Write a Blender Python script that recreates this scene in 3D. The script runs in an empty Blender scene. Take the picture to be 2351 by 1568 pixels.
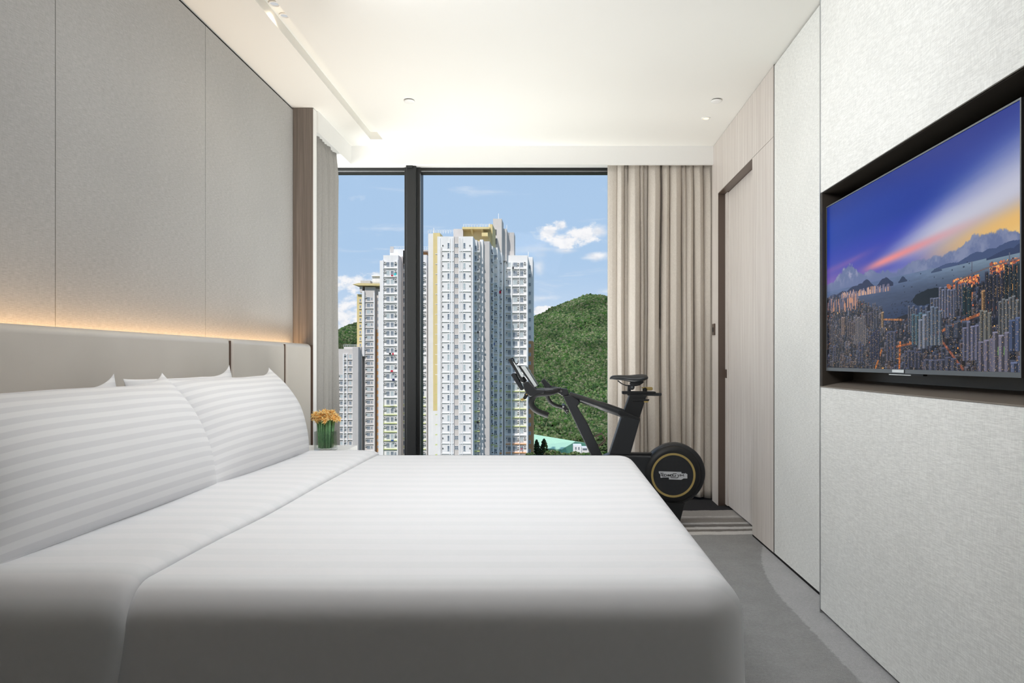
import bpy, bmesh, math, random
import numpy as np
from mathutils import Vector, Matrix, noise as mnoise
random.seed(7)
RNG = np.random.default_rng(7)
SC = bpy.context.scene
COL = SC.collection
PI = math.pi
E = 1.07            # eye height above the floor
F = 1620.0          # focal length in pixels of the 2351 px wide frame

# ------------------------------------------------------------------ camera
cam = bpy.data.cameras.new('camera')
cam.sensor_width = 36.0
cam.lens = F / 2351 * 36
cam.shift_x = -96.5 / 2351
cam.shift_y = 44.0 / 2351
cam.clip_start = 0.05
cam.clip_end = 5000
camo = bpy.data.objects.new('camera', cam)
camo.location = (0, 0, E)
camo.rotation_euler = (PI / 2, 0, 0)
COL.objects.link(camo)
SC.camera = camo
SC.view_settings.view_transform = 'Standard'
SC.view_settings.look = 'None'
SC.view_settings.exposure = 0.0
SC.view_settings.gamma = 1.0
SC.view_settings.use_curve_mapping = False
SC.cycles.max_bounces = 10
SC.cycles.diffuse_bounces = 6
SC.cycles.transparent_max_bounces = 12
SC.cycles.sample_clamp_indirect = 6.0
SC.cycles.caustics_reflective = False
SC.cycles.caustics_refractive = False


def s2l(c):
    return tuple(((v / 12.92) if v <= 0.04045 else ((v + 0.055) / 1.055) ** 2.4) for v in c)


def rgb(r, g, b):
    return s2l((r / 255, g / 255, b / 255)) + (1.0,)


# ------------------------------------------------------------------ node helper
class NT:
    def __init__(self, tree):
        self.t = tree
        self.n = tree.nodes
        self.l = tree.links

    def node(self, kind, **kw):
        nd = self.n.new(kind)
        for k, v in kw.items():
            setattr(nd, k, v)
        return nd

    def put(self, sock, val):
        if hasattr(val, 'links'):
            self.l.new(val, sock)
        elif val is not None:
            sock.default_value = val

    def math(self, op, a, b=None, c=None, clamp=False):
        nd = self.node('ShaderNodeMath', operation=op, use_clamp=clamp)
        self.put(nd.inputs[0], a)
        if b is not None:
            self.put(nd.inputs[1], b)
        if c is not None:
            self.put(nd.inputs[2], c)
        return nd.outputs[0]

    def mix(self, fac, a, b):
        nd = self.node('ShaderNodeMix', data_type='RGBA')
        self.put(nd.inputs[0], fac)
        self.put(nd.inputs[6], a)
        self.put(nd.inputs[7], b)
        return nd.outputs[2]

    def smooth(self, v, lo, hi):
        nd = self.node('ShaderNodeMapRange', interpolation_type='SMOOTHSTEP')
        self.put(nd.inputs[0], v)
        nd.inputs[1].default_value = lo
        nd.inputs[2].default_value = hi
        return nd.outputs[0]

    def noise(self, vec, scale=5.0, detail=3.0, rough=0.5, sc=None, dist=0.0):
        if sc is not None:
            mp = self.node('ShaderNodeMapping')
            self.put(mp.inputs['Vector'], vec)
            mp.inputs['Scale'].default_value = sc
            vec = mp.outputs[0]
        nd = self.node('ShaderNodeTexNoise')
        self.put(nd.inputs['Vector'], vec)
        nd.inputs['Scale'].default_value = scale
        nd.inputs['Detail'].default_value = detail
        nd.inputs['Roughness'].default_value = rough
        nd.inputs['Distortion'].default_value = dist
        return nd.outputs['Fac']

    def sep(self, vec):
        nd = self.node('ShaderNodeSeparateXYZ')
        self.put(nd.inputs[0], vec)
        return nd.outputs


# ------------------------------------------------------------------ world: blue sky with scattered clouds
world = bpy.data.worlds.new('sky')
SC.world = world
world.use_nodes = True
W = NT(world.node_tree)
W.n.clear()
tc = W.node('ShaderNodeTexCoord')
dx, dy, dz = W.sep(tc.outputs['Generated'])[:3]
el = W.math('ARCSINE', dz)                       # elevation, radians
az = W.math('ARCTAN2', dx, dy)                   # azimuth from +Y, radians
g1 = W.smooth(el, -0.02, 0.16)
g2 = W.smooth(el, 0.10, 0.9)
skyc = W.mix(g1, rgb(206, 224, 245), rgb(176, 206, 238))
skyc = W.mix(g2, skyc, rgb(142, 180, 226))
comb = W.node('ShaderNodeCombineXYZ')
W.put(comb.inputs[0], az); W.put(comb.inputs[1], el); comb.inputs[2].default_value = 0.35
nA = W.noise(comb.outputs[0], scale=14, detail=7, rough=0.58, sc=(1, 1.9, 1), dist=0.25)
nB = W.noise(comb.outputs[0], scale=46, detail=6, rough=0.62, sc=(1, 1.5, 1))
nW = W.noise(comb.outputs[0], scale=9, detail=6, rough=0.6, sc=(0.8, 4.5, 1), dist=0.6)


def cloud_blob(x, y, rx, ry, n, edge=0.35, amp=1.6):
    a0 = math.atan((x - 1272) / F)
    e0 = math.atan((828 - y) / F * math.cos(a0))
    u = W.math('DIVIDE', W.math('SUBTRACT', az, a0), rx / F)
    v = W.math('DIVIDE', W.math('SUBTRACT', el, e0), ry / F)
    r2 = W.math('SQRT', W.math('ADD', W.math('MULTIPLY', u, u), W.math('MULTIPLY', v, v)))
    nn = W.math('MULTIPLY', W.math('SUBTRACT', n, 0.5), amp * 2)
    return W.smooth(W.math('ADD', W.math('SUBTRACT', 1.0, r2), nn), 0.0, edge)


mask = None
for args in ((1262, 534, 34, 20, nB, 0.6, 1.2), (1296, 556, 34, 26, nB, 0.6, 1.2), (1340, 540, 50, 24, nB, 0.7, 1.3), (1288, 520, 20, 16, nB, 0.7, 1.2),
             (1375, 532, 26, 20, nA, 0.9, 1.2), (1300, 575, 40, 10, nA, 1.3), (1375, 588, 46, 12, nA, 1.3), (1244, 714, 30, 12, nB),
             (1250, 684, 90, 16, nA, 1.6), (1240, 620, 24, 40, nA, 1.5), (822, 655, 62, 24, nB, 0.9), (862, 636, 20, 12, nB, 0.8),
             (790, 725, 62, 60, nB, 1.0), (700, 700, 120, 70, nB, 0.9), (885, 572, 54, 6, nA, 1.8),
             (1400, 668, 70, 12, nA, 1.6)):
    m = cloud_blob(*args)
    mask = m if mask is None else W.math('MAXIMUM', mask, m)
wisp = W.math('MULTIPLY', W.smooth(nW, 0.56, 0.80), 0.40)
wide = W.math('MULTIPLY', W.smooth(nA, 0.62, 0.78), 0.35)
lowhaze = W.math('MULTIPLY', W.math('SUBTRACT', 1.0, W.smooth(el, 0.0, 0.12)), 0.35)
mask = W.math('MAXIMUM', mask, W.math('ADD', wisp, W.math('ADD', wide, lowhaze)), clamp=True)
shade = W.smooth(nB, 0.30, 0.62)
cloudc = W.mix(shade, rgb(226, 231, 240), rgb(252, 252, 254))
finalc = W.mix(mask, skyc, cloudc)
below = W.smooth(el, -0.02, 0.0)
finalc = W.mix(below, rgb(150, 160, 140), finalc)
bgn = W.node('ShaderNodeBackground')
W.put(bgn.inputs[0], finalc)
bgn.inputs[1].default_value = 1.0
wo = W.node('ShaderNodeOutputWorld')
W.l.new(bgn.outputs[0], wo.inputs[0])


# ------------------------------------------------------------------ lights
def light(name, kind, loc, energy, color=(1, 1, 1), rot=(0, 0, 0), **kw):
    d = bpy.data.lights.new(name, kind)
    d.energy = energy
    d.color = color
    for k, v in kw.items():
        setattr(d, k, v)
    o = bpy.data.objects.new(name, d)
    o.location = loc
    o.rotation_euler = rot
    COL.objects.link(o)
    return o


sun_dir = Vector((0.16, 0.73, -0.70)).normalized()
sun = light('sun', 'SUN', (-60, -60, 80), 3.2, (1.0, 0.97, 0.93), angle=math.radians(0.6))
sun.rotation_euler = sun_dir.to_track_quat('-Z', 'Y').to_euler()
# added fill lamps without fixtures: above the bed, behind it, outside the side window
light('overhead_fill', 'AREA', (-0.55, 2.35, 2.60), 27, (0.97, 0.985, 1.0), (math.radians(28), math.radians(-50), 0),
      shape='RECTANGLE', size=0.9, size_y=1.3)  # added fill for the bed and right wall, not a fixture
light('overhead_fill', 'AREA', (-0.25, 2.25, 2.62), 13, (0.97, 0.985, 1.0), (math.radians(24), math.radians(20), 0),
      shape='RECTANGLE', size=0.8, size_y=1.3)  # added fill aimed towards the left wall, not a fixture
light('right_wall_fill', 'AREA', (-0.70, 1.75, 2.28), 10, (0.97, 0.985, 1.0), (math.radians(20), math.radians(-62), 0),
      shape='RECTANGLE', size=0.4, size_y=0.6)  # added fill to brighten the lower right wall
light('ceiling_bounce_fill', 'AREA', (-0.36, 4.60, 0.06), 32, (1.0, 0.99, 0.95), (PI, 0, 0),
      shape='RECTANGLE', size=1.0, size_y=0.9, spread=math.radians(120))  # added lamp imitating daylight bounced up to the ceiling
light('side_window_fill', 'AREA', (-2.02, 5.13, 1.45), 40, (1.0, 1.0, 1.0), (0, math.radians(-90), 0),
      shape='RECTANGLE', size=2.2, size_y=0.9)  # added lamp in place of daylight, brightens the side curtain
portal = light('window_portal', 'AREA', (-0.3, 5.72, 1.45), 10, (1, 1, 1), (-PI / 2, 0, 0),
               shape='RECTANGLE', size=3.1, size_y=2.4)
portal.data.cycles.is_portal = True


# ------------------------------------------------------------------ materials
MATS = {}


def pbr(name, color, rough=0.6, metal=0.0, spec=0.5, build=None, **kw):
    m = bpy.data.materials.new(name)
    m.use_nodes = True
    n = NT(m.node_tree)
    b = m.node_tree.nodes['Principled BSDF']
    b.inputs['Base Color'].default_value = color
    b.inputs['Roughness'].default_value = rough
    b.inputs['Metallic'].default_value = metal
    b.inputs['Specular IOR Level'].default_value = spec
    for k, v in kw.items():
        b.inputs[k].default_value = v
    if build:
        build(n, b)
    MATS[name] = m
    return m


def bump(n, b, h, strength=0.3, dist=0.005):
    bp = n.node('ShaderNodeBump')
    bp.inputs['Strength'].default_value = strength
    bp.inputs['Distance'].default_value = dist
    n.put(bp.inputs['Height'], h)
    n.l.new(bp.outputs[0], b.inputs['Normal'])


def objco(n):
    return n.node('ShaderNodeTexCoord').outputs['Object']


def weave(c1, c2, s=1.0, st=0.35, along=(1, 1, 1), contrast=(0.35, 0.68)):
    def f(n, b):
        co = objco(n)
        h = n.noise(co, scale=1.0, detail=3, rough=0.6, sc=(420 * s, 42 * s, 560 * s))
        v = n.noise(co, scale=1.0, detail=3, rough=0.6, sc=(420 * s, 520 * s, 50 * s))
        f1 = n.math('ADD', n.math('MULTIPLY', h, 0.62), n.math('MULTIPLY', v, 0.38))
        big = n.noise(co, scale=3.0, detail=2)
        f2 = n.math('ADD', f1, n.math('MULTIPLY', n.math('SUBTRACT', big, 0.5), 0.10))
        fac = n.smooth(f2, *contrast)
        n.put(b.inputs['Base Color'], n.mix(fac, c1, c2))
        bump(n, b, f1, st, 0.002)
    return f


def wood(c1, c2, c3):
    def f(n, b):
        co = objco(n)
        a = n.noise(co, scale=1.0, detail=4, rough=0.6, sc=(70, 70, 1.1), dist=0.3)
        c = n.noise(co, scale=1.0, detail=3, rough=0.6, sc=(240, 240, 5))
        x = n.mix(n.smooth(a, 0.32, 0.68), c1, c2)
        n.put(b.inputs['Base Color'], n.mix(n.math('MULTIPLY', n.smooth(c, 0.5, 0.75), 0.5), x, c3))
        bump(n, b, c, 0.12, 0.001)
    return f


pbr('ceiling_paint', rgb(240, 239, 234), 0.85, spec=0.2)
pbr('white_paint', rgb(240, 240, 238), 0.6)
pbr('left_cover', rgb(176, 172, 167), 0.75, spec=0.3,
    build=weave(rgb(166, 165, 163), rgb(188, 188, 186), 0.9, 0.10))
pbr('right_cover', rgb(214, 215, 211), 0.7, spec=0.3,
    build=weave(rgb(216, 217, 214), rgb(244, 245, 242), 0.85, 0.10, contrast=(0.36, 0.66)))
pbr('pale_wood', rgb(212, 204, 196), 0.5, spec=0.4,
    build=wood(rgb(206, 198, 192), rgb(224, 218, 212), rgb(188, 179, 171)))
pbr('taupe_wood', rgb(128, 115, 106), 0.55, spec=0.4,
    build=wood(rgb(116, 107, 100), rgb(138, 129, 122), rgb(98, 90, 84)))
pbr('dark_reveal', rgb(92, 78, 70), 0.35, spec=0.5)
pbr('black_gap', rgb(20, 19, 18), 0.8, spec=0.2)
pbr('black_metal', rgb(38, 39, 39), 0.45, spec=0.4)
pbr('steel', rgb(190, 192, 194), 0.3, metal=0.9)
pbr('grey_metal', rgb(120, 124, 128), 0.35, metal=0.6)
pbr('chrome', rgb(220, 220, 220), 0.12, metal=1.0)
pbr('niche_dark', rgb(70, 64, 58), 0.35, spec=0.5)
pbr('niche_sill', rgb(150, 140, 130), 0.3, metal=0.3)
pbr('tv_back', rgb(16, 16, 17), 0.5)


def carpet_b(n, b):
    co = objco(n)
    x, y, z = n.sep(co)[:3]
    fine = n.noise(co, scale=230, detail=3, rough=0.7)
    mid = n.noise(co, scale=9, detail=4, rough=0.6)
    jag = n.noise(co, scale=1.0, detail=3, rough=0.7, sc=(10, 36, 1))
    jag2 = n.noise(co, scale=38, detail=2, rough=0.6)
    base = n.mix(mid, rgb(138, 138, 138), rgb(164, 164, 164))
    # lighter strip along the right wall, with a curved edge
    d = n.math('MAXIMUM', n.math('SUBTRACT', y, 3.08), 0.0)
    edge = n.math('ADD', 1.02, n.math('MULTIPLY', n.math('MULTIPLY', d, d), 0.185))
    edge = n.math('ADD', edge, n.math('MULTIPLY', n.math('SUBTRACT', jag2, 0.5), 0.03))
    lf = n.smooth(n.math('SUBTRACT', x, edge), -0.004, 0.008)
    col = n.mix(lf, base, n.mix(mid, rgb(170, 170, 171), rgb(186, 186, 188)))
    # banded zone nearer to the window
    yj = n.math('ADD', y, n.math('MULTIPLY', n.math('SUBTRACT', jag, 0.5), 0.055))
    yj = n.math('ADD', yj, n.math('MULTIPLY', x, -0.05))

    def band(c, lo, hi, colr, s=0.006):
        m = n.math('MULTIPLY', n.smooth(yj, lo - s, lo + s), n.math('SUBTRACT', 1.0, n.smooth(yj, hi - s, hi + s)))
        return n.mix(m, c, colr)
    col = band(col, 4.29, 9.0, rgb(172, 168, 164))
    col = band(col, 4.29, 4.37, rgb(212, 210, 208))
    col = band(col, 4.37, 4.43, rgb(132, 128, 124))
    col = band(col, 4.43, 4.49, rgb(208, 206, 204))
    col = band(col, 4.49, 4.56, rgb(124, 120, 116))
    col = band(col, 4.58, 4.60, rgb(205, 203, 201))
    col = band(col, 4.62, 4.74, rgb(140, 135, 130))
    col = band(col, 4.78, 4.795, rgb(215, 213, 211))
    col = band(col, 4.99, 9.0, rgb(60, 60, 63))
    coarse = n.noise(co, scale=70, detail=3, rough=0.75)
    fm = n.math('ADD', 0.45, n.math('ADD', n.math('MULTIPLY', fine, 0.6), n.math('MULTIPLY', coarse, 0.5)))
    mul = n.node('ShaderNodeMix', data_type='RGBA', blend_type='MULTIPLY')
    mul.inputs[0].default_value = 1.0
    n.put(mul.inputs[6], col)
    cm = n.node('ShaderNodeCombineColor')
    for i in range(3):
        n.put(cm.inputs[i], fm)
    n.put(mul.inputs[7], cm.outputs[0])
    n.put(b.inputs['Base Color'], mul.outputs[2])
    bump(n, b, fine, 0.8, 0.006)


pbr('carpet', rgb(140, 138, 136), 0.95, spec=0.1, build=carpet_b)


def sheet_b(axis, period, c1, c2, off=0.0):
    def f(n, b):
        co = objco(n)
        v = n.sep(co)[axis]
        p = n.math('FRACT', n.math('ADD', n.math('DIVIDE', v, period), off + 100.0))
        m = n.math('MULTIPLY', n.smooth(p, 0.0, 0.06), n.math('SUBTRACT', 1.0, n.smooth(p, 0.5, 0.56)))
        n.put(b.inputs['Base Color'], n.mix(m, c1, c2))
        n.put(b.inputs['Roughness'], n.math('SUBTRACT', 0.75, n.math('MULTIPLY', m, 0.2)))
        w = n.noise(co, scale=5, detail=3)
        bump(n, b, w, 0.05, 0.02)
    return f


pbr('duvet_cloth', rgb(236, 236, 237), 0.7, spec=0.25, build=sheet_b(1, 0.10, rgb(221, 222, 224), rgb(225, 225, 227)))
pbr('pillow_cloth', rgb(236, 236, 237), 0.7, spec=0.25, build=sheet_b(1, 0.034, rgb(221, 221, 223), rgb(242, 242, 242)))


def leather_b(n, b):
    co = objco(n)
    a = n.noise(co, scale=420, detail=2)
    g = n.noise(co, scale=4, detail=2)
    n.put(b.inputs['Base Color'], n.mix(g, rgb(200, 193, 184), rgb(210, 204, 196)))
    bump(n, b, a, 0.15, 0.001)


pbr('leather', rgb(180, 172, 163), 0.33, spec=0.45, build=leather_b)
pbr('brown_trim', rgb(92, 72, 60), 0.5)


def curtain_mat(name, c1, c2, trans):
    m = bpy.data.materials.new(name)
    m.use_nodes = True
    n = NT(m.node_tree)
    b = m.node_tree.nodes['Principled BSDF']
    co = objco(n)
    h = n.noise(co, scale=1.0, detail=3, rough=0.6, sc=(500, 500, 60))
    v = n.noise(co, scale=1.0, detail=3, rough=0.6, sc=(90, 90, 420))
    fac = n.smooth(n.math('ADD', n.math('MULTIPLY', h, 0.5), n.math('MULTIPLY', v, 0.5)), 0.36, 0.64)
    c = n.mix(fac, c1, c2)
    n.put(b.inputs['Base Color'], c)
    b.inputs['Roughness'].default_value = 0.8
    b.inputs['Specular IOR Level'].default_value = 0.2
    tr = n.node('ShaderNodeBsdfTranslucent')
    n.put(tr.inputs[0], c)
    mx = n.node('ShaderNodeMixShader')
    mx.inputs[0].default_value = trans
    n.l.new(b.outputs[0], mx.inputs[1])
    n.l.new(tr.outputs[0], mx.inputs[2])
    n.l.new(mx.outputs[0], m.node_tree.nodes['Material Output'].inputs[0])
    MATS[name] = m


curtain_mat('curtain_cloth', rgb(204, 196, 186), rgb(220, 213, 204), 0.05)
curtain_mat('side_curtain_cloth', rgb(170, 168, 164), rgb(184, 182, 178), 0.25)


def pane_mat(name, tint, gl):
    m = bpy.data.materials.new(name)
    m.use_nodes = True
    n = NT(m.node_tree)
    n.n.clear()
    t = n.node('ShaderNodeBsdfTransparent')
    t.inputs[0].default_value = tint
    g = n.node('ShaderNodeBsdfGlossy')
    g.inputs['Roughness'].default_value = 0.02
    mx = n.node('ShaderNodeMixShader')
    lw = n.node('ShaderNodeFresnel')
    lw.inputs[0].default_value = 1.45
    n.put(mx.inputs[0], n.math('MULTIPLY', lw.outputs[0], gl))
    n.l.new(t.outputs[0], mx.inputs[1])
    n.l.new(g.outputs[0], mx.inputs[2])
    o = n.node('ShaderNodeOutputMaterial')
    n.l.new(mx.outputs[0], o.inputs[0])
    MATS[name] = m


pane_mat('window_glass', (0.985, 0.985, 0.985, 1), 0.07)
pane_mat('vase_glass', (0.985, 0.995, 0.99, 1), 0.6)


def emit(name, color, s):
    m = bpy.data.materials.new(name)
    m.use_nodes = True
    n = NT(m.node_tree)
    n.n.clear()
    e = n.node('ShaderNodeEmission')
    e.inputs[0].default_value = color
    e.inputs[1].default_value = s
    o = n.node('ShaderNodeOutputMaterial')
    n.l.new(e.outputs[0], o.inputs[0])
    MATS[name] = m


emit('warm_lens', rgb(255, 222, 176), 2.2)
emit('soft_lens', rgb(226, 228, 230), 0.8)
emit('led', rgb(255, 190, 120), 3.0)

pbr('bike_black', rgb(35, 37, 40), 0.42, spec=0.45)
pbr('bike_dark', rgb(22, 23, 25), 0.5, spec=0.4)
pbr('bike_rubber', rgb(40, 41, 42), 0.75, spec=0.25)
pbr('bike_gold', rgb(176, 154, 96), 0.4, metal=0.35)
pbr('saddle_cover', rgb(28, 32, 35), 0.38, spec=0.5)
pbr('tablet_silver', rgb(226, 232, 234), 0.25, metal=0.2)


def grille_b(n, b):
    x, y, z = n.sep(objco(n))[:3]
    fx = n.math('FRACT', n.math('ADD', n.math('DIVIDE', x, 0.0085), 50.0))
    fz = n.math('FRACT', n.math('ADD', n.math('DIVIDE', z, 0.0085), 50.0))
    m = n.math('MULTIPLY', n.math('GREATER_THAN', fx, 0.5), n.math('GREATER_THAN', fz, 0.5))
    n.put(b.inputs['Base Color'], n.mix(m, rgb(33, 35, 39), rgb(12, 13, 14)))


pbr('bike_grille', rgb(30, 32, 36), 0.5, build=grille_b)
pbr('logo_silver', rgb(196, 198, 202), 0.4, metal=0.1)
pbr('logo_black', rgb(18, 18, 20), 0.5)


def tower_b(c, line=True):
    def f(n, b):
        co = objco(n)
        g = n.noise(co, scale=0.35, detail=5, rough=0.65)
        st = n.noise(co, scale=1.0, detail=3, rough=0.6, sc=(1.4, 1.4, 0.06))
        f1 = n.smooth(n.math('ADD', n.math('MULTIPLY', g, 0.5), n.math('MULTIPLY', st, 0.5)), 0.3, 0.7)
        d = tuple(v * 0.90 for v in c[:3]) + (1,)
        n.put(b.inputs['Base Color'], n.mix(f1, d, c))
    return f


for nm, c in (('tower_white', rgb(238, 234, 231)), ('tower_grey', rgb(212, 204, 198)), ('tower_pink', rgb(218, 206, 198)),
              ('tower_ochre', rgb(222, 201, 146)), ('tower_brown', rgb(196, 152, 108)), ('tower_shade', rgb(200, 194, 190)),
              ('tower_recess_shade', rgb(132, 130, 138)), ('tower_lime', rgb(206, 214, 130)), ('tower_orange', rgb(240, 168, 96)),
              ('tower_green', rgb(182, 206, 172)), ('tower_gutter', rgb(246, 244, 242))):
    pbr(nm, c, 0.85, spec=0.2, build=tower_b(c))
pbr('far_glass', rgb(112, 122, 134), 0.2, spec=0.6)
pbr('far_glass_light', rgb(176, 186, 188), 0.3, spec=0.5)
pbr('far_frame', rgb(236, 236, 236), 0.6)
pbr('unit_white', rgb(232, 230, 226), 0.6)
pbr('unit_dark', rgb(84, 82, 80), 0.7)
for nm, c in (('cloth_red', rgb(204, 40, 66)), ('cloth_cyan', rgb(70, 200, 204)), ('cloth_navy', rgb(50, 56, 96)),
              ('cloth_black', rgb(34, 34, 38)), ('cloth_white', rgb(236, 232, 234)), ('cloth_blue', rgb(60, 90, 160))):
    pbr(nm, c, 0.9)
pbr('roof_green', rgb(184, 224, 190), 0.6, build=tower_b(rgb(186, 226, 192)))
pbr('hall_green', rgb(128, 190, 156), 0.7)
pbr('asphalt', rgb(120, 122, 116), 0.95)


def attr_mat(name, rough=0.9, noise_s=2.0, amt=0.5, bs=0.0):
    def f(n, b):
        a = n.node('ShaderNodeAttribute')
        a.attribute_name = 'Col'
        co = objco(n)
        g = n.noise(co, scale=noise_s, detail=4, rough=0.7)
        k = n.math('ADD', 1.0 - amt / 2, n.math('MULTIPLY', n.math('SUBTRACT', g, 0.25), amt * 2))
        vm = n.node('ShaderNodeVectorMath', operation='SCALE')
        n.put(vm.inputs[0], a.outputs['Color'])
        n.put(vm.inputs['Scale'], k)
        n.put(b.inputs['Base Color'], vm.outputs[0])
        if bs:
            bump(n, b, g, 1.0, bs)
    pbr(name, (0.1, 0.2, 0.05, 1), rough, spec=0.1, build=f)


attr_mat('foliage', 0.9, 0.9, 1.0, 0.5)
attr_mat('near_foliage', 0.9, 1.1, 0.6, 0.3)
pbr('bark', rgb(104, 92, 78), 0.9)
pbr('stem_green', rgb(84, 138, 92), 0.5, build=lambda n, b: n.put(
    b.inputs['Base Color'], n.mix(n.noise(objco(n), scale=90, detail=2), rgb(70, 124, 82), rgb(140, 190, 134))))
pbr('petal', rgb(236, 178, 84), 0.6, build=lambda n, b: n.put(
    b.inputs['Base Color'], n.mix(n.smooth(n.noise(objco(n), scale=60, detail=2), 0.38, 0.56), rgb(240, 172, 66), rgb(252, 230, 166))))


# ------------------------------------------------------------------ mesh builder
class MB:
    def __init__(self):
        self.v = []
        self.f = []
        self.m = []
        self.mi = 0

    def add(self, vs, fs):
        o = len(self.v)
        self.v.extend([tuple(p) for p in vs])
        for f in fs:
            self.f.append(tuple(i + o for i in f))
            self.m.append(self.mi)
        return self

    def box(self, x0, x1, y0, y1, z0, z1):
        x0, x1 = min(x0, x1), max(x0, x1)
        y0, y1 = min(y0, y1), max(y0, y1)
        z0, z1 = min(z0, z1), max(z0, z1)
        vs = [(x, y, z) for z in (z0, z1) for (x, y) in ((x0, y0), (x1, y0), (x1, y1), (x0, y1))]
        return self.add(vs, [(3, 2, 1, 0), (4, 5, 6, 7), (0, 1, 5, 4), (1, 2, 6, 5), (2, 3, 7, 6), (3, 0, 4, 7)])

    def prism(self, pts, y0, y1):
        """polygon in (x,z), extruded along y"""
        n = len(pts)
        area = sum(pts[i][0] * pts[(i + 1) % n][1] - pts[(i + 1) % n][0] * pts[i][1] for i in range(n))
        if area < 0:
            pts = pts[::-1]
        vs = [(p[0], y0, p[1]) for p in pts] + [(p[0], y1, p[1]) for p in pts]
        fs = [tuple(range(n)), tuple(range(2 * n - 1, n - 1, -1))]
        for i in range(n):
            j = (i + 1) % n
            fs.append((j, i, i + n, j + n))
        return self.add(vs, fs)

    def tube(self, pts, r, seg=12, cap=True, sq=1.0):
        pts = [Vector(p) for p in pts]
        n = len(pts)
        rr = r if isinstance(r, (list, tuple)) else [r] * n
        vs = []
        up = None
        for i in range(n):
            a = pts[max(0, i - 1)]
            b = pts[min(n - 1, i + 1)]
            d = (b - a).normalized()
            if up is None:
                ref = Vector((0, 1, 0)) if abs(d.y) < 0.9 else Vector((1, 0, 0))
                up = (ref - d * ref.dot(d)).normalized()
            else:
                up = (up - d * up.dot(d)).normalized()
            side = d.cross(up)
            for k in range(seg):
                t = 2 * PI * k / seg
                vs.append(pts[i] + up * math.cos(t) * rr[i] * sq + side * math.sin(t) * rr[i])
        fs = []
        for i in range(n - 1):
            for k in range(seg):
                k2 = (k + 1) % seg
                fs.append((i * seg + k, i * seg + k2, (i + 1) * seg + k2, (i + 1) * seg + k))
        if cap:
            fs.append(tuple(range(seg - 1, -1, -1)))
            fs.append(tuple((n - 1) * seg + k for k in range(seg)))
        return self.add(vs, fs)

    def ring(self, c, prof, seg=64, axis='y'):
        """revolve profile [(radius, offset along axis)] about axis through c; closed profile if last != axis"""
        vs = []
        n = len(prof)
        for (r, o) in prof:
            for k in range(seg):
                t = 2 * PI * k / seg
                if axis == 'y':
                    vs.append((c[0] + r * math.cos(t), c[1] + o, c[2] + r * math.sin(t)))
                else:
                    vs.append((c[0] + r * math.cos(t), c[1] + r * math.sin(t), c[2] + o))
        fs = []
        for i in range(n - 1):
            for k in range(seg):
                k2 = (k + 1) % seg
                q = (i * seg + k, i * seg + k2, (i + 1) * seg + k2, (i + 1) * seg + k)
                fs.append(q if axis == 'y' else q)
        if prof[0][0] > 1e-6 and prof[0] != prof[-1]:
            fs.append(tuple(range(seg - 1, -1, -1)))
            fs.append(tuple((n - 1) * seg + k for k in range(seg)))
        return self.add(vs, fs)

    def mesh(self, name, mats, smooth=False):
        me = bpy.data.meshes.new(name)
        me.from_pydata(self.v, [], self.f)
        for m in ([mats] if isinstance(mats, str) else mats):
            me.materials.append(MATS[m])
        me.polygons.foreach_set('material_index', self.m)
        if smooth:
            me.polygons.foreach_set('use_smooth', [True] * len(self.f))
        me.update()
        bm = bmesh.new()
        bm.from_mesh(me)
        bmesh.ops.recalc_face_normals(bm, faces=bm.faces)
        bm.to_mesh(me)
        bm.free()
        return me

    def build(self, name, mats, parent=None, smooth=False, bevel=0.0, seg=2, angle=None, sub=0):
        o = bpy.data.objects.new(name, self.mesh(name, mats, smooth or bevel > 0))
        COL.objects.link(o)
        if parent is not None:
            attach(o, parent)
        if bevel > 0:
            md = o.modifiers.new('bevel', 'BEVEL')
            md.width = bevel
            md.segments = seg
            md.limit_method = 'ANGLE'
            md.angle_limit = math.radians(35)
            md.harden_normals = True
        if smooth and angle:
            for p in o.data.polygons:
                p.use_smooth = True
            try:
                o.data.set_sharp_from_angle(angle=math.radians(angle))
            except Exception:
                pass
        if sub:
            md = o.modifiers.new('sub', 'SUBSURF')
            md.levels = sub
            md.render_levels = sub
        return o


def root_offset(p):
    v = Vector((0, 0, 0))
    while p is not None:
        v += p.location
        p = p.parent
    return v


def attach(o, parent):
    """parent a piece whose mesh is in world coordinates"""
    o.parent = parent
    r = parent
    while r.parent is not None:
        r = r.parent
    if parent is r and parent.type == 'EMPTY':
        o.matrix_parent_inverse = Matrix.Translation(-r.location)
    # deeper levels: the parent part already sits with an identity world matrix


def thing(name, label, cat, loc=(0, 0, 0), group=None):
    o = bpy.data.objects.new(name, None)
    o.empty_display_size = 0.1
    COL.objects.link(o)
    o.location = loc
    o['label'] = label
    o['category'] = cat
    if group:
        o['group'] = group
    return o


def tag(o, label=None, cat=None, group=None, kind=None):
    if label:
        o['label'] = label
    if cat:
        o['category'] = cat
    if group:
        o['group'] = group
    if kind:
        o['kind'] = kind
    return o


def struct(o, label=None):
    o['kind'] = 'structure'
    if label:
        o['label'] = label
    return o


def lay(o_mesh, name, parent, loc, rot=0.0):
    """instance sharing mesh data placed at a world location under a root empty"""
    o = bpy.data.objects.new(name, o_mesh)
    COL.objects.link(o)
    o.parent = parent
    o.location = Vector(loc) - parent.location
    o.rotation_euler = (0, 0, rot)
    return o

# ================================================================== ROOM
CZ = 2.70            # ceiling height
XL, XR = -1.68, 1.21
WY = 5.62            # window plane
# floor
struct(MB().box(-2.0, 2.2, -2.6, 5.75, -0.12, 0.0).build('floor', 'carpet'), 'grey carpet with a lighter curved strip and pale bands near the window')
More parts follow.
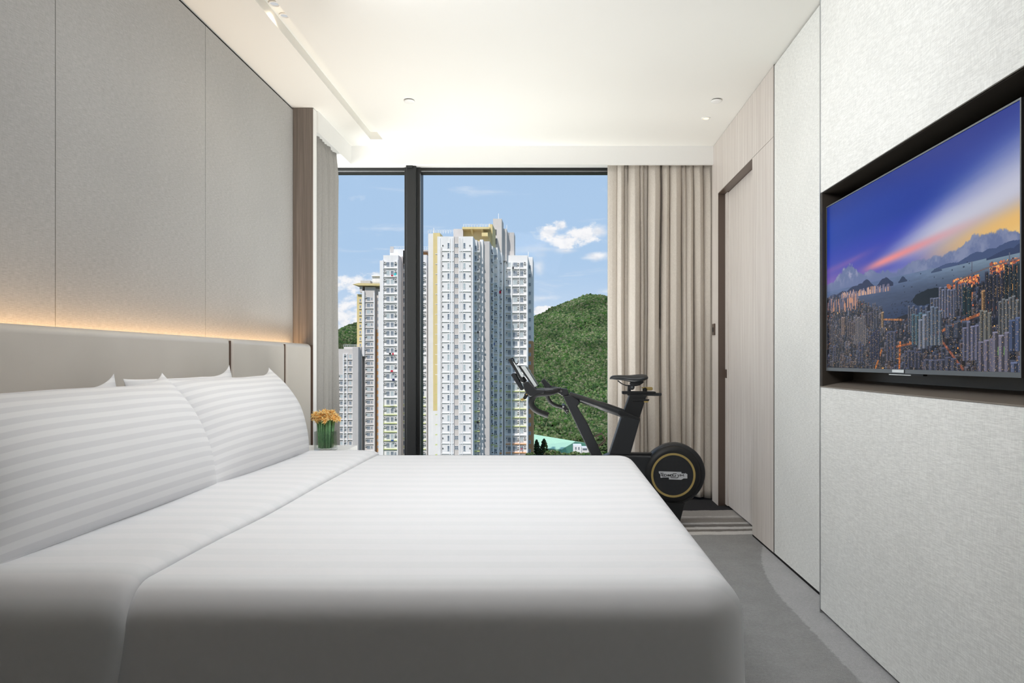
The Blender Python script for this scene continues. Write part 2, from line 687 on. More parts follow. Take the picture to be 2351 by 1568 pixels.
# ceiling in pieces around the light slot
c = MB()
SX0, SX1, SY1 = -1.352, -1.261, 5.198
c.box(-2.0, SX0, -2.6, 5.75, CZ, CZ + 0.20)
c.box(SX1, 2.2, -2.6, 5.75, CZ, CZ + 0.20)
c.box(SX0, SX1, SY1, 5.75, CZ, CZ + 0.20)
c.box(SX0, SX1, -2.6, SY1, CZ + 0.055, CZ + 0.20)
struct(c.build('ceiling', 'ceiling_paint'), 'white ceiling with a long narrow recessed slot')
# bulkhead dropped around the curtain pocket
b = MB()
b.box(-1.54, XR, 5.356, 5.385, 2.561, CZ)
struct(b.build('trim_1', 'white_paint'), 'white bulkhead across the window wall')
b = MB()
b.box(-1.60, -1.54, 4.61, 5.385, 2.561, CZ)
struct(b.build('trim_2', 'white_paint'), 'white bulkhead above the side curtain')
b = MB().box(-1.95, XR + 0.1, 5.385, 5.75, 2.602, CZ - 0.001)
b.box(-1.95, -1.60, 4.61, 5.385, 2.602, CZ - 0.001)
struct(b.build('trim_3', 'white_paint'), 'white soffit of the curtain pocket')

# left wall: covering panels with thin joints
wl = struct(MB().box(-1.86, -1.69, -2.6, 4.56, 0, CZ).build('wall_left', 'black_gap'))
ys = [-2.6, -1.70, -0.68, 0.34, 1.36, 2.377, 3.400, 4.540]
for i in range(len(ys) - 1):
    MB().box(-1.695, XL, ys[i] + 0.0015, ys[i + 1] - 0.0015, 0.0, CZ - 0.016).build('wall_panel', 'left_cover', wl)
# wood fin at the end of the left wall
MB().box(-1.70, -1.553, 4.546, 4.612, 0, CZ - 0.002).build('wood_fin', 'taupe_wood', wl, bevel=0.002)
MB().box(-1.553, -1.5515, 4.548, 4.610, 0, CZ - 0.003).build('lit_fin_edge', 'white_paint', wl)  # white strip puts the window light on the fin's side into colour
# wall behind the side curtain: low wall and window
struct(MB().box(-1.95, -1.87, 4.56, 5.75, 0, 0.20).build('wall_side', 'white_paint'))
w2 = MB()
w2.box(-1.93, -1.87, 4.61, 4.67, 0.20, 2.602).box(-1.93, -1.87, 5.60, 5.68, 0.20, 2.602)
w2.box(-1.93, -1.87, 4.67, 5.60, 0.20, 0.30).box(-1.93, -1.87, 4.67, 5.60, 2.54, 2.602)
w2o = struct(w2.build('window_2', 'black_metal'), 'side window behind the left curtain')
MB().box(-1.905, -1.897, 4.67, 5.60, 0.30, 2.54).build('pane', 'window_glass', w2o)
# main window
struct(MB().box(-1.95, 2.2, WY - 0.01, WY + 0.13, 0, 0.20).build('wall_back', 'white_paint'))
w1 = MB()
w1.box(-1.87, XR + 0.02, WY - 0.02, WY + 0.06, 0.20, 0.31)
w1.box(-1.87, XR + 0.02, WY - 0.02, WY + 0.06, 2.577, 2.602)
w1.box(-1.87, XR + 0.02, WY - 0.012, WY + 0.06, 2.562, 2.572)
w1o = struct(w1.build('window_1', 'black_metal', bevel=0.003), 'large window with a black frame and one thick post')
MB().box(-1.87, XR, WY - 0.015, WY + 0.012, 2.572, 2.577).build('bright_line', 'steel', w1o)
m = MB().box(-1.186, -1.057, WY - 0.03, WY + 0.09, 0.20, 2.602)
m.box(-1.160, -1.085, WY - 0.075, WY - 0.028, 0.20, 2.602)
m.box(-1.160, -1.108, WY - 0.095, WY - 0.06, 2.583, 2.602)
MB.build(m, 'post', 'black_metal', w1o, bevel=0.004)
MB().box(-1.062, -1.056, WY - 0.036, WY - 0.022, 0.31, 2.55).build('edge_reflection', 'grey_metal', w1o)  # grey strip stands in for the reflection line along the glass
MB().box(-1.87, -1.188, WY + 0.02, WY + 0.03, 0.31, 2.553).build('pane', 'window_glass', w1o)
MB().box(-1.055, XR, WY + 0.02, WY + 0.03, 0.31, 2.553).build('pane', 'window_glass', w1o)
struct(MB().box(1.262, 2.2, 5.40, 5.75, 0, CZ).build('wall_corner', 'white_paint'))

# ---------------------------------------------------------------- right wall
wr = struct(MB().box(1.36, 1.75, -2.6, 5.75, 0, CZ).build('wall_right', 'black_gap'))
DH = 2.306
D0, D1 = 4.308, 5.21        # door opening
MB().box(1.21, 1.40, D1, 5.40, 0, CZ - 0.003).build('wood_panel', 'pale_wood', wr, bevel=0.001)
MB().box(1.21, 1.24, D0 + 0.001, D1, DH, CZ - 0.003).build('wood_panel', 'pale_wood', wr)
MB().box(1.24, 1.40, D0, D1, DH, CZ - 0.003).build('head_block', 'pale_wood', wr)
MB().box(1.21, 1.36, 3.881, D0 - 0.001, 0.012, DH - 0.002).build('wood_panel', 'pale_wood', wr)
MB().box(1.21, 1.36, 3.881, D0 - 0.001, DH + 0.001, CZ - 0.003).build('wood_panel', 'pale_wood', wr)
# dark door lining
j = MB().box(1.212, 1.36, D1 - 0.006, D1, 0.0, DH).box(1.212, 1.36, D0, D1 - 0.006, DH - 0.006, DH)
MB.build(j, 'door_lining', 'dark_reveal', wr)
dr = struct(MB().box(1.272, 1.312, D0 - 0.03, D1 - 0.022, 0.012, DH - 0.008).build('door_1', 'pale_wood', bevel=0.001), 'pale wood sliding door')
MB().box(1.262, 1.3, D1 - 0.075, D1 - 0.007, 0.012, DH - 0.008).build('leading_stile', 'pale_wood', dr, bevel=0.001)
MB().box(1.258, 1.263, D1 - 0.060, D1 - 0.022, 0.944, 1.006).build('door_handle', 'dark_reveal', dr, bevel=0.001)
MB().box(1.3, 1.36, D0 - 0.05, D1, 0, DH).build('pocket_back', 'black_gap', wr)
# fabric covered panel between the wood and the television wall
MB().box(1.21, 1.36, 3.06, 3.875, 0.014, CZ - 0.010).build('fabric_panel', 'right_cover', wr)
MB().box(1.207, 1.3, 3.8765, 3.8795, 0.014, CZ - 0.004).build('joint_strip', 'niche_dark', wr)
# television wall, proud of the rest, with a niche
PX, NY = 1.133, 3.0
NB, NT_ = E - 0.1075, E + 0.708
wt = struct(MB().box(1.29, 1.36, -2.6, NY - 0.005, 0, CZ).build('wall_television', 'niche_dark'))
yy = [-2.6, 0.9, NY]
for i in range(2):
    a0, a1 = yy[i] + (0.0015 if i else 0), yy[i + 1] - 0.0015
    if i == 1:
        MB().box(PX, 1.30, a0, a1, 0.014, NB - 0.004).build('fabric_panel', 'right_cover', wt, bevel=0.0015)
        MB().box(PX, 1.30, a0, a1, NT_ + 0.004, CZ - 0.010).build('fabric_panel', 'right_cover', wt, bevel=0.0015)
    else:
        MB().box(PX, 1.30, a0, a1, 0.014, CZ - 0.010).build('fabric_panel', 'right_cover', wt, bevel=0.0015)
n = MB()
n.box(PX + 0.006, 1.30, 0.905, NY - 0.001, NT_ - 0.001, NT_ + 0.004)
n.box(PX + 0.0005, PX + 0.006, 0.905, NY - 0.001, NT_ + 0.001, NT_ + 0.0035)
n.box(PX + 0.001, 1.30, NY - 0.016, NY - 0.001, NB - 0.004, NT_ + 0.004)
n.box(PX + 0.001, 1.30, 0.905, 0.925, NB - 0.004, NT_ + 0.004)
n.box(1.266, 1.30, 0.92, NY - 0.01, NB, NT_)
MB.build(n, 'niche_lining', 'niche_dark', wt)
s = MB()
s.add([(PX + 0.001, 0.92, NB), (PX + 0.001, NY - 0.016, NB), (1.27, NY - 0.016, NB + 0.026), (1.27, 0.92, NB + 0.026),
       (PX + 0.001, 0.92, NB - 0.01), (PX + 0.001, NY - 0.016, NB - 0.01), (1.27, NY - 0.016, NB - 0.01), (1.27, 0.92, NB - 0.01)],
      [(0, 1, 2, 3), (7, 6, 5, 4), (0, 4, 5, 1), (1, 5, 6, 2), (2, 6, 7, 3), (3, 7, 4, 0)])
MB.build(s, 'niche_sill', 'niche_sill', wt)
MB().box(PX - 0.002, PX + 0.004, 0.92, NY - 0.002, NB - 0.004, NB).build('edge_trim', 'niche_sill', wt)
MB().box(PX - 0.003, PX + 0.02, NY - 0.002, NY + 0.003, 0.0, CZ - 0.004).build('edge_trim', 'steel', wt)
# baseboards (thin dark skirting)
struct(MB().box(1.150, 1.30, -2.6, NY, 0, 0.015).build('baseboard_right', 'black_gap'))
struct(MB().box(1.2115, 1.36, NY, D0, 0, 0.0145).build('baseboard_1', 'black_gap'))
struct(MB().box(-2.0, 1.9, -2.75, -2.6, 0, CZ).build('wall_entrance', 'left_cover'))

# switch on the wood jamb
sw = thing('wall_switch', 'small dark switch plate on the wood jamb beside the right curtain', 'switch', (1.20, 5.33, 1.27))
MB().box(1.198, 1.21, 5.29, 5.352, 1.262, 1.348).build('plate', 'dark_reveal', sw, bevel=0.002)
MB().box(1.195, 1.199, 5.305, 5.337, 1.285, 1.32).build('button', 'black_metal', sw, bevel=0.001)


# ---------------------------------------------------------------- ceiling fittings
def round_cover(x, y, r, label, cat, name, z=CZ, lens='ceiling_paint', group=None):
    t = thing(name, label, cat, (x, y, z), group)
    MB().ring((x, y, z), [(r * 0.82, 0.0), (r * 0.82, -0.006), (r * 0.7, -0.006), (r * 0.7, 0.0)], 40, 'z').build('dark_gap', 'black_gap', t)
    MB().ring((x, y, z), [(0.0001, -0.014), (r * 0.7, -0.014), (r * 0.96, -0.012), (r, -0.008), (r * 0.96, -0.005), (0.0001, -0.005)], 40, 'z').build('cover', lens, t, smooth=True)
    return t


round_cover(-0.905, 4.416, 0.034, 'round white sprinkler cover on the ceiling left of the centre, above the window post', 'sprinkler', 'sprinkler_cover', lens='white_paint')
round_cover(1.015, 4.41, 0.034, 'round white sprinkler cover on the ceiling near the wood wall at right', 'sprinkler', 'sprinkler_cover', lens='white_paint')


def downlight(x, y, r, z, label, lens):
    t = thing('downlight', label, 'downlight', (x, y, z))
    MB().ring((x, y, z), [(r * 0.72, -0.002), (r * 0.78, -0.007), (r, -0.006), (r, 0.0), (r * 0.72, 0.0), (r * 0.72, -0.002)], 36, 'z').build('trim_ring', 'white_paint', t, smooth=True)
    MB().ring((x, y, z), [(0.0001, -0.0015), (r * 0.72, -0.0015), (r * 0.72, -0.001), (0.0001, -0.001)], 36, 'z').build('lens', lens, t)


downlight(1.02, 4.74, 0.030, CZ, 'small glowing ceiling downlight near the wood wall at right, in front of the curtain', 'warm_lens')
downlight(-1.314, 3.44, 0.026, CZ + 0.055, 'round downlight in the ceiling slot, the one farther into the room', 'soft_lens')
downlight(-1.317, 3.325, 0.028, CZ + 0.055, 'round downlight in the ceiling slot, the one at the very top edge of the photo', 'soft_lens')
light('downlight_lamp', 'SPOT', (1.02, 4.74, CZ - 0.02), 9, (1.0, 0.74, 0.48), (0, math.radians(24), 0), spot_size=math.radians(70), spot_blend=0.8, shadow_soft_size=0.015)
light('slot_lamp', 'SPOT', (-1.306, 3.38, CZ + 0.045), 3.0, (1.0, 0.82, 0.6), (0, 0, 0), spot_size=math.radians(150), spot_blend=1.0, shadow_soft_size=0.02)
dv = thing('slot_diffuser', 'thin flat diffuser strip in the ceiling slot at the top edge', 'light', (-1.306, 3.26, CZ + 0.055))
MB().box(-1.335, -1.278, 3.245, 3.268, CZ + 0.050, CZ + 0.0555).build('diffuser', 'niche_sill', dv)

# ---------------------------------------------------------------- headboard
HZ = E + 0.108
hb = thing('headboard', 'long champagne leather headboard in three padded sections along the left wall', 'headboard', (-1.6, 2.4, 0.2))
for (a, bb) in ((0.35, 3.404), (3.414, 4.096), (4.106, 4.540)):
    MB().box(-1.625, -1.558, a, bb, 0.25, HZ).build('padded_section', 'leather', hb, bevel=0.028, seg=5)
for yv in (3.409, 4.101):
    MB().tube([(-1.566, yv, 0.26), (-1.566, yv, HZ - 0.012)], 0.0055, 8).build('piping', 'brown_trim', hb)
MB().box(-1.63, -1.553, 4.5415, 4.5455, 0.25, HZ - 0.008).build('end_trim', 'brown_trim', hb)
MB().box(-1.635, -1.622, 0.35, 4.54, 0.2, HZ - 0.02).build('backing_board', 'brown_trim', hb)
ls = thing('led_strip', 'warm light strip hidden behind the top of the headboard', 'light', (-1.655, 2.4, HZ - 0.06))
MB().box(-1.668, -1.640, 0.4, 4.5, HZ - 0.070, HZ - 0.062).build('strip', 'led', ls)
light('headboard_glow', 'AREA', (-1.652, 2.45, HZ - 0.055), 8.5, (1.0, 0.62, 0.30), (PI, math.radians(-6), 0), shape='RECTANGLE', size=0.03, size_y=4.1)

# ---------------------------------------------------------------- bed
BX0, BX1, BY0, BY1, BZ = -1.553, 0.400, 1.405, 3.47, 0.612
bed = thing('bed', 'wide double bed under white striped bedding, head against the leather headboard', 'bed', (-0.6, 2.4, 0))
MB().box(-1.55, 0.26, 1.56, 3.26, 0.08, 0.30).build('bed_base', 'taupe_wood', bed, bevel=0.02)
for (lx, ly) in ((-1.45, 1.66), (0.14, 1.66), (-1.45, 3.16), (0.14, 3.16)):
    MB().ring((lx, ly, 0), [(0.03, 0.0), (0.03, 0.08)], 16, 'z').build('leg', 'black_metal', bed)
MB().box(-1.55, 0.28, 1.52, 3.30, 0.30, 0.55).build('mattress', 'white_paint', bed, bevel=0.05, seg=4)


def rr_contour(x0, x1, y0, y1, rc, n=14, m=26):
    """rounded rectangle contour, constant point count; returns pts and outward normals"""
    pts = []
    cs = ((x1 - rc, y1 - rc, 0), (x0 + rc, y1 - rc, PI / 2), (x0 + rc, y0 + rc, PI), (x1 - rc, y0 + rc, 1.5 * PI))
    for q in range(4):
        cx, cy, a0 = cs[q]
        for k in range(n):
            a = a0 + PI / 2 * k / (n - 1)
            pts.append((cx + rc * math.cos(a), cy + rc * math.sin(a), math.cos(a), math.sin(a)))
        nx, ny, b0 = cs[(q + 1) % 4]
        a = a0 + PI / 2
        p0 = (cx + rc * math.cos(a), cy + rc * math.sin(a))
        p1 = (nx + rc * math.cos(b0), ny + rc * math.sin(b0))
        for k in range(1, m):
            t = k / m
            pts.append((p0[0] + (p1[0] - p0[0]) * t, p0[1] + (p1[1] - p0[1]) * t, math.cos(a), math.sin(a)))
    return pts


def top_bulge(x, y):
    u = (x - (BX0 + BX1) / 2) / ((BX1 - BX0) / 2)
    v = (y - (BY0 + BY1) / 2) / ((BY1 - BY0) / 2)
    return 0.010 * mnoise.noise(Vector((x * 1.6, y * 1.9, 0.3))) * (1 - min(1, v * v)) + 0.002


R = 0.08
dv_ = MB()
rings = []
for d in (0.92, 0.8, 0.66, 0.52, 0.40, 0.30, 0.22, 0.16):
    rings.append((d, BZ, 0))
for k in range(0, 11):
    a = PI / 2 * k / 10
    rings.append((R - R * math.sin(a) + 0.0, BZ - R + R * math.cos(a), 0))
for z in (0.46, 0.40, 0.34, 0.27, 0.20, 0.14):
    rings.append((-0.01 * (0.51 - z) / 0.37, z, (0.51 - z)))
base = rr_contour(-1.53, BX1, BY0, BY1, 0.10)
vs = []
N = len(base)
for (d, z, dr) in rings:
    if d > 0.13:
        ww, hh = (BX1 + 1.53) / 2, (BY1 - BY0) / 2
        cx, cy = (BX1 - 1.53) / 2, (BY1 + BY0) / 2
    for (x, y, nx, ny) in base:
        if d > 0.09:
            # shrink towards the middle so that rings stay ordered
            ww, hh = (BX1 + 1.53) / 2, (BY1 - BY0) / 2
            cx, cy = (BX1 - 1.53) / 2, (BY1 + BY0) / 2
            px, py = x, y
            fx, fy = (ww - d) / ww, (hh - d) / hh
            X, Y = cx + (px - cx) * fx, cy + (py - cy) * fy
        else:
            X, Y = x - nx * d, y - ny * d
        w = 0.006 * math.sin(7.0 * (X + Y) + 2 * math.sin(3 * X)) * dr * 2
        Z = z + (top_bulge(X, Y) if z >= BZ - 0.02 else 0)
        vs.append((X + nx * w, Y + ny * w, Z))
fs = []
for i in range(len(rings) - 1):
    for k in range(N):
        k2 = (k + 1) % N
        fs.append((i * N + k, (i + 1) * N + k, (i + 1) * N + k2, i * N + k2))
fs.append(tuple(range(N)))
dv_.add(vs, fs)
dvo = dv_.build('duvet', 'duvet_cloth', None, smooth=True)
tag(dvo, 'white duvet with faint satin stripes covering the bed to the foot', 'duvet')


# turned back band of the duvet
def profile(off):
    pts = []
    r = R + off
    for z in (0.14, 0.22, 0.30, 0.38, 0.44, 0.49):
        pts.append((BY0 - off - 0.01 * (0.51 - z) / 0.37, z))
    for k in range(0, 13):
        a = PI / 2 * k / 12
        pts.append((BY0 + R - r * math.cos(a), BZ - R + r * math.sin(a)))
    for k in range(1, 30):
        t = k / 30
        pts.append((BY0 + R + (BY1 - BY0 - 2 * R) * t, BZ + off))
    for k in range(0, 13):
        a = PI / 2 * k / 12
        pts.append((BY1 - R + r * math.sin(a), BZ - R + r * math.cos(a)))
    for z in (0.49, 0.44, 0.38, 0.30, 0.22, 0.14):
        pts.append((BY1 + off + 0.01 * (0.51 - z) / 0.37, z))
    return pts


fold = MB()
cols = []
FX0, FX1 = -1.50, -0.850
xs = [(FX0, 0.016), (-1.35, 0.020), (-1.22, 0.022), (-1.08, 0.024), (-0.96, 0.025), (-0.90, 0.024), (-0.872, 0.021), (-0.858, 0.014), (FX1, 0.004), (FX1 - 0.004, -0.006), (FX1 - 0.03, -0.012)]
for (x, off) in xs:
    pr = profile(off)
    np_ = len(pr)
    for i, (y, z) in enumerate(pr):
        dxx = 0.0
        if z < 0.52:
            dxx = -0.16 * (0.52 - z) * (1 if x > -1.1 else 0.3)
        dxx += 0.003 * math.sin(y * 4) * (1 if x > -0.95 else 0)
        cols.append((x + dxx, y, z + (top_bulge(x, y) if z >= BZ else 0)))
fs = []
for i in range(len(xs) - 1):
    for k in range(np_ - 1):
        fs.append((i * np_ + k, i * np_ + k + 1, (i + 1) * np_ + k + 1, (i + 1) * np_ + k))
fold.add(cols, fs)
fo = fold.build('turned_back_edge', 'duvet_cloth', dvo, smooth=True)


# pillows ------------------------------------------------------------
def pillow(label, y0, y1, xb, xt, zb, zt, T, seed, left_ear=True, drop=0.05, bend=0.03):
    """y0..y1 across, leaning from (xb,zb) at the bottom to (xt,zt) at the top"""
    random.seed(seed)
    w = y1 - y0
    L = math.hypot(xt - xb, zt - zb)
    nu, nv = 46, 34
    loc = Vector((xb, (y0 + y1) / 2, zb))
    up = Vector((xt - xb, 0, zt - zb)).normalized()
    nr = Vector((up.z, 0, -up.x))
    vs, fs = [], []
    ph = random.uniform(0, 6)

    def P(u, v, side):
        au, av = abs(u), abs(v)
        px = w / 2 * u * (1 - 0.03 * (1 - av ** 3))
        b = (drop / (L / 2)) if v > 0 else 0.03
        ear = au ** 7 if (u > 0 or left_ear) else 0.1 * au ** 7
        t = (v * (1 - b * (1 - ear)) + 1) / 2
        th = T / 2 * max(0, (1 - au ** 4)) ** 0.6 * max(0, (1 - av ** 2.4)) ** 0.6
        th *= 1 + 0.10 * mnoise.noise(Vector((u * 1.7 + ph, v * 1.7, side)))
        cur = bend * math.sin(PI * max(0, min(1, t)))
        p = up * (t * L) + nr * (cur + side * th)
        wr = 0.003 * mnoise.noise(Vector((u * 3, v * 5 + ph, 5))) * (1 - au ** 4)
        return Vector((p.x, px, p.z + wr))
    for side in (1, -1):
        for j in range(nv + 1):
            for i in range(nu + 1):
                su = math.sin(PI / 2 * (2 * i / nu - 1))
                sv = math.sin(PI / 2 * (2 * j / nv - 1))
                vs.append(P(su, sv, side))
    M = (nu + 1) * (nv + 1)
    for j in range(nv):
        for i in range(nu):
            a = j * (nu + 1) + i
            q = (a, a + 1, a + nu + 2, a + nu + 1)
            fs.append(q)
            fs.append((a + M + nu + 1, a + M + nu + 2, a + M + 1, a + M))
    me = bpy.data.meshes.new('pillow')
    me.from_pydata(vs, [], fs)
    bm = bmesh.new()
    bm.from_mesh(me)
    bmesh.ops.remove_doubles(bm, verts=bm.verts, dist=0.0004)
    bmesh.ops.recalc_face_normals(bm, faces=bm.faces)
    bm.to_mesh(me)
    bm.free()
    me.polygons.foreach_set('use_smooth', [True] * len(me.polygons))
    # stripes follow the length of the pillow: store distance along the lean
    at = me.attributes.new('lean', 'FLOAT', 'POINT')
    vals = [(Vector((v.co.x, 0, v.co.z)).dot(up)) for v in me.vertices]
    at.data.foreach_set('value', vals)
    me.materials.append(MATS['pillow_stripe'])
    o = bpy.data.objects.new('pillow', me)
    COL.objects.link(o)
    o.location = loc
    tag(o, label, 'pillow', 'white striped pillows against the headboard')
    return o


def stripe_b(n, b):
    a = n.node('ShaderNodeAttribute')
    a.attribute_name = 'lean'
    p = n.math('FRACT', n.math('ADD', n.math('DIVIDE', a.outputs['Fac'], 0.031), 50.0))
    m = n.math('MULTIPLY', n.smooth(p, 0.0, 0.06), n.math('SUBTRACT', 1.0, n.smooth(p, 0.5, 0.56)))
    n.put(b.inputs['Base Color'], n.mix(m, rgb(222, 222, 224), rgb(234, 234, 235)))
    n.put(b.inputs['Roughness'], n.math('SUBTRACT', 0.75, n.math('MULTIPLY', m, 0.15)))


pbr('pillow_stripe', rgb(236, 236, 237), 0.7, spec=0.25, build=stripe_b)
pillow('front white striped pillow on the near side of the bed, largest in view', 1.45, 2.492, -1.185, -1.385, 0.617, 1.028, 0.19, 1)
pillow('front white striped pillow on the window side of the bed', 2.47, 3.425, -1.185, -1.385, 0.617, 1.038, 0.18, 2, left_ear=False)
pillow('rear white pillow on the near side, mostly hidden behind the largest pillow', 1.50, 2.365, -1.39, -1.475, 0.632, 1.028, 0.10, 3, bend=0.0)
pillow('rear white pillow on the window side, its tip showing against the headboard', 2.40, 3.205, -1.39, -1.475, 0.632, 1.052, 0.10, 4, bend=0.0, left_ear=False)

# ---------------------------------------------------------------- bedside table
NZ = 0.56
ns = thing('bedside_table', 'white bedside table beyond the bed by the window', 'table', (-1.37, 3.86, 0))
MB().box(-1.553, -1.188, 3.525, 4.262, NZ - 0.035, NZ).build('table_top', 'white_paint', ns, bevel=0.002)
MB().box(-1.550, -1.205, 3.535, 4.245, 0.12, NZ - 0.035).build('cabinet', 'pale_wood', ns, bevel=0.002)
MB().box(-1.205, -1.190, 3.545, 4.235, 0.34, NZ - 0.045).build('drawer', 'pale_wood', ns, bevel=0.002)
MB().box(-1.205, -1.190, 3.545, 4.235, 0.13, 0.33).build('drawer', 'pale_wood', ns, bevel=0.002)
MB().box(-1.52, -1.24, 3.56, 4.2, 0, 0.12).build('plinth', 'black_metal', ns)
MB().box(-1.5575, -1.548, 4.05, 4.27, NZ - 0.03, NZ + 0.045).build('back_strip', 'tower_shade', ns)

# vase
VX, VY = -1.290, 3.99
va = thing('glass_vase', 'square clear glass vase on the bedside table', 'vase', (VX, VY, NZ))
g = MB()
h0, hw, th = NZ + 0.001, 0.050, 0.005
g.box(VX - hw, VX + hw, VY - hw, VY - hw + th, h0 + 0.014, h0 + 0.112)
g.box(VX - hw, VX + hw, VY + hw - th, VY + hw, h0 + 0.014, h0 + 0.112)
g.box(VX - hw, VX - hw + th, VY - hw + th, VY + hw - th, h0 + 0.014, h0 + 0.112)
g.box(VX + hw - th, VX + hw, VY - hw + th, VY + hw - th, h0 + 0.014, h0 + 0.112)
MB.build(g, 'glass_wall', 'vase_glass', va)
MB().box(VX - hw, VX + hw, VY - hw, VY + hw, h0, h0 + 0.014).build('glass_base', 'vase_glass', va, bevel=0.002)
fl = thing('flower_bouquet', 'bunch of orange and yellow flowers on green stems in the glass vase', 'flowers', (VX, VY, NZ + 0.016))
random.seed(11)
for i in range(54):
    a = i * 2.39996
    r = 0.040 * math.sqrt((i + 0.5) / 54)
    bx, by = VX + r * math.cos(a), VY + r * math.sin(a)
    tx, ty = VX + r * 1.25 * math.cos(a), VY + r * 1.25 * math.sin(a)
    tz = NZ + 0.172 + random.uniform(-0.004, 0.006)
    MB().tube([(bx, by, NZ + 0.018), (bx * 0.7 + tx * 0.3, by * 0.7 + ty * 0.3, NZ + 0.09), (tx, ty, tz)], [0.0045, 0.0042, 0.0036], 7).build('stem', 'stem_green', fl, smooth=True)


def petal_mesh(seed):
    random.seed(seed)
    m = MB()
    for k in range(6):
        a = 2 * PI * k / 6 + random.uniform(-.2, .2)
        L = random.uniform(0.016, 0.023)
        wd = 0.0042
        el_ = random.uniform(-0.5, 1.0)
        d = Vector((math.cos(a) * math.cos(el_), math.sin(a) * math.cos(el_), math.sin(el_)))
        sdir = Vector((-math.sin(a), math.cos(a), 0))
        nn = d.cross(sdir)
        p0, p1, p2, p3 = Vector((0, 0, 0)), d * L * 0.45 + sdir * wd + nn * .001, d * L + nn * -.002, d * L * 0.45 - sdir * wd + nn * .001
        t = nn * 0.0007
        m.add([p0 + t, p1 + t, p2 + t, p3 + t, p0 - t, p1 - t, p2 - t, p3 - t],
              [(0, 1, 2, 3), (7, 6, 5, 4), (0, 4, 5, 1), (1, 5, 6, 2), (2, 6, 7, 3), (3, 7, 4, 0)])
    m.ring((0, 0, 0), [(0.0001, -0.004), (0.0035, 0.0), (0.0001, 0.005)], 8, 'z')
    return m.mesh('flower', 'petal')


pm = [petal_mesh(s) for s in range(6)]
random.seed(12)
for i in range(150):
    a = random.uniform(0, 2 * PI)
    q = math.sqrt(random.random())
    r = 0.072 * q
    z = NZ + 0.170 + random.uniform(0.0, 0.052) * (1.12 - 0.5 * q * q)
    o = lay(pm[i % 6], 'flower', fl, (VX + r * math.cos(a), VY + r * math.sin(a), z), random.uniform(0, 6))
    o.rotation_euler = (random.uniform(-0.9, 0.9), random.uniform(-0.9, 0.9), random.uniform(0, 6))


# ---------------------------------------------------------------- curtains
def curtain(name, label, folds, y_mid, depth, z0, z1, mat, axis, side=1, narrow=0.0, seed=3):
    """folds: positions of the valleys along the rail; crest between two valleys"""
    t = thing(name, label, 'curtain', ((folds[0] + folds[-1]) / 2, y_mid, z0) if axis == 'x' else (y_mid, (folds[0] + folds[-1]) / 2, z0))
    random.seed(seed)
    nseg = 12
    us, ds, ph = [], [], []
    for i in range(len(folds) - 1):
        a, b2 = folds[i], folds[i + 1]
        dp = depth[i] if isinstance(depth, (list, tuple)) else depth * random.uniform(0.75, 1.1)
        for k in range(nseg):
            q = k / nseg
            us.append(a + (b2 - a) * (q - 0.06 * math.sin(4 * PI * q)))
            ds.append(dp * (math.sin(PI * q) ** 0.55))
            ph.append(i)
    us.append(folds[-1]); ds.append(0.0); ph.append(len(folds) - 1)
    nz = 40
    vs, fs = [], []
    jit = [random.uniform(-1, 1) for _ in folds] + [0]
    for j in range(nz + 1):
        q = j / nz
        z = z0 + (z1 - z0) * q
        for k in range(len(us)):
            # the pleats are pinched at the heading and open lower down
            pinch = 1 - 0.32 * max(0, (q - 0.93) / 0.07) ** 1.0 if q > 0.93 else 1.0
            drift = 0.010 * jit[ph[k]] * math.sin(PI * (1 - q)) + 0.006 * mnoise.noise(Vector((us[k] * 9, z * 1.3, seed)))
            edge = min(1, min(us[k] - folds[0], folds[-1] - us[k]) / 0.05) if axis == 'x' else 1
            d = ds[k] * pinch * (0.92 + 0.12 * math.sin(z * 2.1 + ph[k] * 1.7))
            u = us[k] + drift * max(0, edge)
            zz = z + (0.010 * math.sin(ph[k] * 2.2) if j == 0 else 0)
            if axis == 'x':
                vs.append((u, y_mid - d * side, zz))
            else:
                vs.append((y_mid + d * side, u, zz))
    n_ = len(us)
    for j in range(nz):
        for k in range(n_ - 1):
            a = j * n_ + k
            fs.append((a, a + 1, a + n_ + 1, a + n_))
    m = MB().add(vs, fs)
    o = m.build('fabric', mat, t, smooth=True)
    sd = o.modifiers.new('solid', 'SOLIDIFY')
    sd.thickness = 0.004
    sd.offset = 0
    return t


def cx(px, Y=5.44):
    return (px - 1272) * Y / F


fx = [cx(p) for p in (1397, 1419, 1434, 1443, 1470, 1480, 1491, 1517, 1521, 1540, 1566, 1577, 1594, 1617, 1643)]
dep = [0.022, 0.075, 0.012, 0.105, 0.055, 0.012, 0.105, 0.010, 0.095, 0.105, 0.06, 0.09, 0.105, 0.09]
rc_ = curtain('window_curtain', 'full length taupe curtain drawn to the right side of the window', fx, 5.515, dep, 0.012, 2.598, 'curtain_cloth', 'x')
MB().box(cx(1397) - 0.0, 1.205, 5.47, 5.53, 2.599, 2.6015).build('rail', 'white_paint', rc_)
fy = [4.62, 4.67, 4.73, 4.78, 4.85, 4.89, 4.95, 4.99, 5.03, 5.11]
lc_ = curtain('window_curtain', 'grey pleated curtain on the left side of the window behind the wood fin', fy, -1.606, 0.060, 0.012, 2.560, 'side_curtain_cloth', 'y', seed=5)
MB().box(-1.598, -1.58, 4.62, 5.12, 2.557, 2.5605).build('rail', 'white_paint', lc_)

# ================================================================== EXERCISE BIKE
BK = 4.60
bike = thing('exercise_bike', 'black stationary training bike with a gold ringed flywheel beyond the foot of the bed', 'exercise bike', (0.2, BK, 0))


def B(u, v, Y=BK):
    """point of the bike's side view, measured on the photograph, as metres in the plane Y"""
    x, y = 1140 + u / 3.7327, 800 + v / 3.7327
    s = BK / F
    return ((x - 1272) * s, E - (y - 828) * s)


